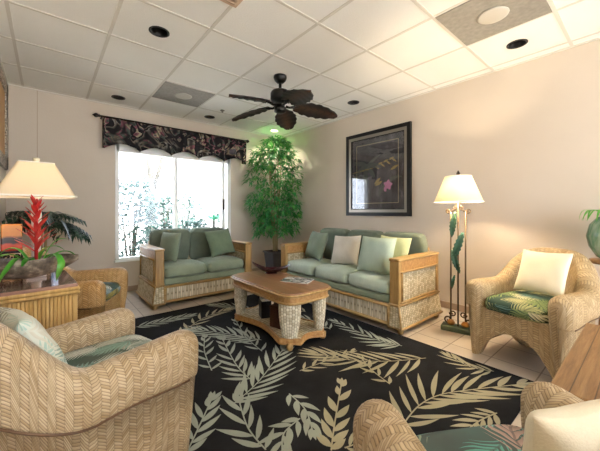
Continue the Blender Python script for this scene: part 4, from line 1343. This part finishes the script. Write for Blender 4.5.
for i in range(640):
    z = rnd.uniform(0.72, 2.42)
    env = 0.45 * (0.55 + 0.5 * math.sin(PI * (z - 0.45) / 2.15)) * (1 if z < 2.2 else (2.55 - z) / 0.35)
    a = rnd.uniform(0, 2 * PI); rr = env * math.sqrt(rnd.uniform(0.05, 1))
    c = Vector((rr * math.cos(a), rr * math.sin(a), z))
    for j in range(6):
        an = a + rnd.gauss(0, 1.1)
        d = Vector((math.cos(an), math.sin(an), rnd.uniform(-1.0, 0.35)))
        L = rnd.uniform(0.10, 0.17)
        e = c + d.normalized() * L
        if e.x > XMAX or e.y > YMAX or e.z > 2.5 or c.x > XMAX or c.y > YMAX: continue
        leaf_quad(b, c, d, Vector((rnd.gauss(0, .2), rnd.gauss(0, .2), 1)), L, rnd.uniform(0.022, 0.034), 0.3)
b.build('foliage', M['leafA'], t)

# ------------------------------------------------------------------ palm behind the bamboo table
t = empty('potted_palm', (-0.05, 4.22, 0), 0, 'dark green potted palm behind the table lamp by the window wall', 'potted palm')
b = MB(); b.lathe([(0.0, 0.0), (0.11, 0.0), (0.15, 0.28), (0.155, 0.30), (0.14, 0.30), (0.135, 0.27), (0.0, 0.27)], 24); b.build('pot', M['pot'], t)
for i in range(4):
    b = MB(); a = i * 1.6; b.tube([(0.03 * math.cos(a), 0.03 * math.sin(a), 0.26), (0.04 * math.cos(a), 0.04 * math.sin(a), 0.99)], [0.016, 0.012], 8); b.build('stem', M['bark'], t)
rnd = random.Random(31)
for i in range(22):
    a = i * 2.4 + rnd.uniform(-.2, .2); el = rnd.uniform(0.3, 1.35); L = rnd.uniform(0.34, 0.46)
    b = MB(); b.smooth = False
    mid = []
    for j in range(11):
        q = j / 10
        mid.append(Vector((math.cos(a) * L * q * math.cos(el * (1 - q * .6)), math.sin(a) * L * q * math.cos(el * (1 - q * .6)), 0.97 + 0.02 * (i % 4) + L * 0.95 * (q * math.sin(el) - 0.75 * q * q))))
    mid = [Vector((max(-0.27, min(0.42, p.x)), min(0.50, p.y), p.z)) for p in mid]
    b.tube(mid, [lerp(0.005, 0.002, j / 10) for j in range(11)], 5)
    for j in range(2, 11):
        p = mid[j]; d = (mid[j] - mid[j - 1]).normalized(); s = d.cross(Vector((0, 0, 1))).normalized()
        for sg in (1, -1):
            dd = d * 0.75 + s * sg * 0.8 + Vector((0, 0, -0.35))
            LL = 0.25 * (1.1 - 0.55 * j / 10)
            e = p + dd.normalized() * LL
            if e.y > 0.53 or e.x < -0.29: continue
            leaf_quad(b, p, dd, Vector((0, 0, 1)), LL, 0.03, 0.35)
    b.build('frond', M['leafB'], t)

# ------------------------------------------------------------------ bamboo side table and what stands on it
TX, TY, TZ = -0.105, 2.465, 0.70
t = empty('bamboo_side_table', (TX, TY, 0), R(4), 'bamboo-sided end table with a glossy reddish top, under the table lamp', 'side table')
hx, hy = 0.225, 0.285
b = MB(); b.box(-hx, hx, -hy, hy, TZ - 0.022, TZ); b.build('tabletop', M['mahog'], t, bevel=0.004)
b = MB()
for z in (TZ - 0.03, TZ - 0.05): b.tube([(-hx, -hy, z), (hx, -hy, z), (hx, hy, z), (-hx, hy, z)], 0.012, 10, closed=True)
b.build('edge_poles', M['bamboo'], t)
b = MB(); b.tube([(-hx, -hy, 0.05), (hx, -hy, 0.05), (hx, hy, 0.05), (-hx, hy, 0.05)], 0.013, 10, closed=True)
b.build('bottom_pole_frame', M['bamboo'], t)
def pole_row(p, q, n):
    b = MB()
    for i in range(n):
        s = (i + 0.5) / n; x, y = lerp(p[0], q[0], s), lerp(p[1], q[1], s)
        r = math.dist(p, q) / n / 2 * 0.98
        b.tube([(x, y, 0.05), (x, y, 0.22 + 0.03 * (i % 3)), (x, y, 0.225 + 0.03 * (i % 3)), (x, y, 0.235 + 0.03 * (i % 3)), (x, y, TZ - 0.045)], [r, r, r * 1.12, r, r], 10)
    return b
g = 0.012
pole_row((-hx + g, -hy + g), (hx - g, -hy + g), 25).build('front_panel', M['bamboo'], t)
pole_row((hx - g, -hy + g), (hx - g, hy - g), 22).build('side_panel', M['bamboo'], t)
pole_row((-hx + g, -hy + g), (-hx + g, hy - g), 22).build('side_panel', M['bamboo'], t)
pole_row((-hx + g, hy - g), (hx - g, hy - g), 18).build('back_panel', M['bamboo'], t)
for sx in (-1, 1):
    for sy in (-1, 1):
        b = MB(); b.tube([(sx * (hx - .015), sy * (hy - .015), 0), (sx * (hx - .015), sy * (hy - .015), 0.08)], 0.02, 12); b.build('foot', M['bamboo'], t)

LX, LY = -0.055, 2.60
t = empty('table_lamp', (LX, LY, TZ), R(2), 'white table lamp with a lit square cream shade on the bamboo table', 'table lamp')
b = MB(); b.box(-0.05, 0.05, -0.05, 0.05, 0, 0.025); b.build('base', M['lampwhite'], t, bevel=0.006)
b = MB(); b.lathe([(0.035, 0.025), (0.024, 0.05), (0.022, 0.30), (0.028, 0.40), (0.022, 0.44), (0.012, 0.46), (0.010, 0.56)], 24); b.build('column', M['lampwhite'], t)
SZ0, SZ1, s0, s1 = 0.515, 0.735, 0.195, 0.088
def sq(w, z, c=0.035, n=4):
    out = []
    for k_, (sx, sy) in enumerate(((1, 1), (-1, 1), (-1, -1), (1, -1))):
        for i in range(n + 1):
            a = k_ * PI / 2 + PI / 2 * i / n
            out.append((sx * (w - c) + c * math.cos(a), sy * (w - c) + c * math.sin(a), z))
    return out
rows = [sq(lerp(s0, s1, j / 8), lerp(SZ0, SZ1, j / 8), lerp(0.03, 0.015, j / 8)) for j in range(9)]
b = MB(); b.grid([[rows[j][i] for j in range(9)] for i in range(len(rows[0]))], closeu=True)
sh = b.build('lamp_shade', M['shade'], t)
b = MB(); b.tube(sq(s0, SZ0 + 0.004, 0.03), 0.007, 6, closed=True); b.build('shade_trim', M['trimcloth'], sh)
b = MB(); b.tube(sq(s1, SZ1, 0.015), 0.004, 6, closed=True); b.build('shade_trim', M['trimcloth'], sh)
b = MB(); b.tube([(-s1, 0, SZ1 - 0.004), (s1, 0, SZ1 - 0.004)], 0.003, 6); b.tube([(0, 0, 0.55), (0.05, 0, 0.62), (0, 0, SZ1)], 0.003, 6)
b.build('harp', M['bronze'], t)
b = MB(); b.lathe([(0.008, SZ1 - 0.004), (0.006, SZ1 + 0.008), (0.017, SZ1 + 0.018), (0.019, SZ1 + 0.034), (0.012, SZ1 + 0.04), (0.0, SZ1 + 0.042)], 16); b.build('finial', plain('glass_finial', '#e6dfc4', 0.15), t)
b = MB(); b.lathe([(0.0, 0.56), (0.014, 0.565), (0.022, 0.59), (0.03, 0.625), (0.02, 0.655), (0.0, 0.66)], 16); b.build('bulb', M['bulb'], t)

t = empty('bromeliad_planter', (-0.095, 2.365, TZ), R(6), 'mottled boat-shaped planter with red-flowered bromeliad on the bamboo table', 'potted plant')
b = MB()
for fl in (False, True):
    P = []
    for i in range(29):
        s = -1 + 2 * i / 28
        row = []
        for j in range(15):
            q = -1 + 2 * j / 14
            k_ = (0.93 if fl else 1.0)
            w = 0.085 * (1 - abs(s) ** 2.4) ** 0.8 * k_ + 0.003
            zc = 0.03 + 0.085 * s * s
            dep = 0.115 * (1 - 0.72 * abs(s) ** 2.6)
            a = PI * (q + 1) / 2
            row.append((s * 0.25 * (0.985 if fl else 1), -w * math.cos(a), zc + dep * (1 - math.sin(a) * k_) * 1.0))
        P.append(row)
    b.grid(P, flip=not fl)
b.build('planter_bowl', M['ceramic'], t)
b = MB()
for x in (-0.13, 0.13):
    b = MB(); b.box(x - 0.01, x + 0.01, -0.06, 0.06, 0.0005, 0.012)
    for y in (-0.06, 0.05): b.box(x - 0.01, x + 0.01, y, y + 0.01, 0.0, 0.055)
    b.build('acrylic_foot', M['acrylic'], t)
b = MB(); b.prism([(0.18 * math.cos(2 * PI * i / 20), 0.055 * math.sin(2 * PI * i / 20)) for i in range(20)], 0.085, 0.11); b.build('soil', M['soil'], t)
def strap(pts, w, mat, name='leaf'):
    b = MB(); n = 14; rows = []
    P3 = [Vector(p) for p in pts]
    def c(q):
        m = len(P3) - 1; x = q * m; i = min(m - 1, int(x)); f = x - i
        p0, p1, p2, p3 = P3[max(0, i - 1)], P3[i], P3[i + 1], P3[min(m, i + 2)]
        return 0.5 * (2 * p1 + (p2 - p0) * f + (2 * p0 - 5 * p1 + 4 * p2 - p3) * f * f + (3 * p1 - p0 - 3 * p2 + p3) * f ** 3)
    for i in range(n + 1):
        q = i / n; p = c(q); d = (c(min(1, q + .03)) - c(max(0, q - .03))).normalized()
        s = d.cross(Vector((0, 0, 1))); s = s.normalized() if s.length > 1e-3 else Vector((1, 0, 0))
        if i and s.dot(last) < 0: s = -s
        last = s
        nn = s.cross(d)
        ww = w * (0.75 + 0.35 * math.sin(PI * q)) * (1 if q < .75 else max(0.04, (1 - q) / 0.25) ** 0.6)
        rows.append([p - s * ww + nn * ww * .35, p - s * ww * .5 + nn * ww * .08, p, p + s * ww * .5 + nn * ww * .08, p + s * ww + nn * ww * .35])
    b.grid(rows)
    return b.build(name, mat, t)
cx = 0.045
for pts, w in (
    ([(cx, -0.02, 0.10), (cx + 0.07, -0.07, 0.17), (cx + 0.10, -0.12, 0.12), (cx + 0.09, -0.14, 0.06), (cx + 0.075, -0.145, 0.02)], 0.017),
    ([(cx - 0.02, -0.02, 0.10), (cx - 0.08, -0.08, 0.16), (cx - 0.13, -0.12, 0.10), (cx - 0.16, -0.13, 0.04), (cx - 0.17, -0.13, 0.012)], 0.018),
    ([(cx - 0.02, 0.0, 0.10), (cx - 0.11, -0.04, 0.18), (cx - 0.20, -0.08, 0.15), (cx - 0.25, -0.1, 0.09)], 0.016),
    ([(cx + 0.02, 0.0, 0.10), (cx + 0.06, -0.01, 0.20), (cx + 0.10, -0.02, 0.25), (cx + 0.15, -0.02, 0.25)], 0.013),
    ([(cx + 0.03, 0.01, 0.10), (cx + 0.09, 0.0, 0.16), (cx + 0.15, 0.01, 0.17), (cx + 0.20, 0.02, 0.13)], 0.015),
    ([(cx, 0.03, 0.10), (cx + 0.04, 0.08, 0.18), (cx + 0.10, 0.11, 0.20), (cx + 0.15, 0.12, 0.17)], 0.014),
    ([(cx - 0.02, 0.03, 0.10), (cx - 0.07, 0.07, 0.19), (cx - 0.12, 0.09, 0.20), (cx - 0.17, 0.1, 0.15)], 0.014),
    ([(cx - 0.01, -0.03, 0.10), (cx - 0.03, -0.07, 0.15), (cx - 0.05, -0.10, 0.15), (cx - 0.07, -0.13, 0.12)], 0.015)):
    strap(pts, w, M['leafC'])
rnd = random.Random(4)
b = MB(); b.tube([(cx, 0, 0.10), (cx, 0, 0.34), (cx + 0.005, 0, 0.49)], [0.009, 0.009, 0.005], 8)
fl = b.build('flower_spike', M['red'], t)
for i in range(36):
    q = i / 35; a = i * 2.4; z = lerp(0.20, 0.50, q)
    L = lerp(0.115, 0.06, q); up = lerp(0.9, 2.2, q)
    b = MB(); d = Vector((math.cos(a), math.sin(a), up)).normalized(); s = Vector((-math.sin(a), math.cos(a), 0)); p = Vector((cx, 0, z - 0.03)); rows = []
    for j in range(8):
        f = j / 7; ww = 0.011 * math.sin(PI * (f * 0.95 + 0.05)) ** 0.6 if f < 1 else 0.001
        c = p + d * (L * f) + Vector((math.cos(a), math.sin(a), 0)) * (0.035 * f * f * (1.2 - q))
        rows.append([c - s * ww, c + Vector((math.cos(a), math.sin(a), 0)) * -0.003, c + s * ww])
    b.grid(rows); b.build('bract', M['red'], fl)

CX, CY = -0.17, 2.60
t = empty('candle_holder', (CX, CY, TZ), R(3), 'scrolled iron candle holder under the orange candle', 'candle holder')
b = MB(); b.box(-0.052, 0.052, -0.052, 0.052, 0.165, 0.178); b.build('plate', M['iron'], t)
b = MB()
def sp(cx_, cz_, r0, sgn, st, y):
    return [(cx_ + sgn * r0 * (1 - .75 * i / 24) * math.cos(st + 2.6 * PI * i / 24), y, cz_ + r0 * (1 - .75 * i / 24) * math.sin(st + 2.6 * PI * i / 24)) for i in range(25)]
for y in (-0.045, 0.045):
    for s in (-1, 1):
        b.tube(sp(s * 0.022, 0.135, 0.022, s, PI, y), 0.004, 6); b.tube(sp(s * 0.022, 0.04, 0.022, -s, PI, y), 0.004, 6)
        b.tube([(s * 0.047, y, 0.0), (s * 0.047, y, 0.166)], 0.005, 6)
b.build('scroll_legs', M['iron'], t)
t = empty('pillar_candle', (CX, CY, TZ + 0.179), R(3), 'square orange and red pillar candle beside the table lamp', 'candle')
b = MB(); b.box(-0.048, 0.048, -0.048, 0.048, 0, 0.165); b.build('wax', M['candle'], t, bevel=0.006)
b = MB(); b.tube([(0, 0, 0.16), (0.002, 0, 0.178)], 0.002, 6); b.build('wick', M['black'], t)

# ------------------------------------------------------------------ hanging on the left wall
t = empty('wall_hanging', (XL, 3.96, 2.04), 0, 'gold wall panel in a wide grey beaded frame on the left wall', 'wall hanging')
b = MB(); b.box(0.002, 0.016, -0.62, 0.62, -0.42, 0.42); b.build('gold_panel', M['gold'], t)
b = MB()
for (y0, y1, z0, z1) in ((-0.66, 0.66, 0.34, 0.46), (-0.66, 0.66, -0.46, -0.34), (-0.66, -0.48, -0.46, 0.46), (0.48, 0.66, -0.46, 0.46)): b.box(0.001, 0.03, y0, y1, z0, z1)
b.build('beaded_frame', M['bead'], t, bevel=0.006)

# ------------------------------------------------------------------ plank table between the two right-hand armchairs
t = empty('plank_table', (1.80, -0.06, 0), 0, 'brown plank-topped side table between the two armchairs at right', 'side table')
PX0, PX1, PY0, PY1, PZ = -0.44, 0.512, -0.30, 0.305, 0.50
b = MB(); b.box(PX0, PX1, PY0, PY1, PZ - 0.04, PZ); b.build('plank_top', M['plank'], t, bevel=0.006)
b = MB(); b.box(PX0 + 0.04, PX1 - 0.04, PY0 + 0.04, PY1 - 0.03, PZ - 0.12, PZ - 0.04); b.build('apron', M['plankleg'], t, bevel=0.004)
for x in (PX0 + 0.03, PX1 - 0.09):
    for y in (PY0 + 0.03, PY1 - 0.085):
        b = MB(); b.box(x, x + 0.06, y, y + 0.06, 0, PZ - 0.04); b.build('leg', M['plankleg'], t, bevel=0.004)

# ------------------------------------------------------------------ green vase plant in the right-hand corner by the wall
t = empty('plant_stand', (3.315, 0.205, 0), 0, 'small round wooden stand under the green vase behind the right armchair', 'plant stand')
b = MB(); b.lathe([(0.0, 0.72), (0.13, 0.72), (0.135, 0.73), (0.13, 0.75), (0.0, 0.75)], 28); b.build('top', M['plankleg'], t)
for i in range(3):
    a = i * 2.094 + 0.5; b = MB(); b.tube([(0.13 * math.cos(a), 0.13 * math.sin(a), 0), (0.07 * math.cos(a), 0.07 * math.sin(a), 0.72)], 0.013, 8); b.build('leg', M['plankleg'], t)
t = empty('vase_plant', (3.315, 0.205, 0.751), 0, 'round green glass vase with grassy leaves at the right edge', 'vase')
b = MB(); b.lathe([(0.05, 0.0), (0.09, 0.02), (0.135, 0.10), (0.15, 0.18), (0.13, 0.27), (0.09, 0.32), (0.085, 0.33), (0.08, 0.32), (0.12, 0.265), (0.14, 0.18), (0.12, 0.1), (0.0, 0.03)], 32); b.build('vase', M['vase'], t)
rnd = random.Random(9)
for i in range(16):
    a = i * 2.4; L = rnd.uniform(0.16, 0.24)
    pts = [(0.03 * math.cos(a), 0.03 * math.sin(a), 0.25), (0.06 * math.cos(a), 0.06 * math.sin(a), 0.36), (L * 0.7 * math.cos(a), L * 0.7 * math.sin(a), 0.38), (min(L, 0.19) * math.cos(a), min(L, 0.19) * math.sin(a), 0.30)]
    strap(pts, 0.009, M['leafC'])

# ------------------------------------------------------------------ lights
def light(name, typ, loc, energy, color, parent=None, **kw):
    l = bpy.data.lights.new(name, typ); l.energy = energy; l.color = color
    for k_, v in kw.items(): setattr(l, k_, v)
    o = bpy.data.objects.new(name, l); COL.objects.link(o); o.location = loc
    return o
light('table_lamp_light', 'POINT', (LX, LY, TZ + 0.62), 12, (1, 0.72, 0.42), shadow_soft_size=0.03)
light('floor_lamp_light', 'POINT', (2.955, 1.19, 1.33), 24, (1, 0.80, 0.54), shadow_soft_size=0.03)
o = light('can_light', 'SPOT', (GX + 5.5 * GS, GY + 3.5 * GS, H + 0.04), 28, (1.0, 0.95, 0.75), shadow_soft_size=0.04, spot_size=R(120), spot_blend=0.6)

o = light('sun', 'SUN', (1.6, -6, 9), 12.0, (1.0, 0.98, 0.95), angle=R(1.5))  # added to shine through the rear opening and bounce up to the ceiling
o.rotation_euler = (R(29), 0, 0)
w = bpy.data.worlds.new('daylight'); SC.world = w; w.use_nodes = True
bg = w.node_tree.nodes['Background']
bg.inputs[0].default_value = (0.84, 0.93, 1.07, 1); bg.inputs[1].default_value = 2.7

# ------------------------------------------------------------------ camera
cam = bpy.data.cameras.new('camera'); co = bpy.data.objects.new('camera', cam); COL.objects.link(co)
cam.sensor_width = 36; cam.sensor_fit = 'HORIZONTAL'
cam.lens = 299 / 600 * 36
cam.shift_y = -13.5 / 600
cam.clip_start = 0.02
co.location = (0, 0, 1.12); co.rotation_euler = (PI / 2, 0, R(-40.2))
SC.camera = co
vs = SC.view_settings
SC.display_settings.display_device = 'sRGB'
vs.view_transform = 'Standard'; vs.look = 'None'; vs.gamma = 1.0; vs.exposure = 1.66; vs.use_curve_mapping = False
SC.cycles.max_bounces = 10; SC.cycles.diffuse_bounces = 6; SC.cycles.transparent_max_bounces = 16
SC.cycles.sample_clamp_indirect = 6.0; SC.cycles.caustics_reflective = False; SC.cycles.caustics_refractive = False
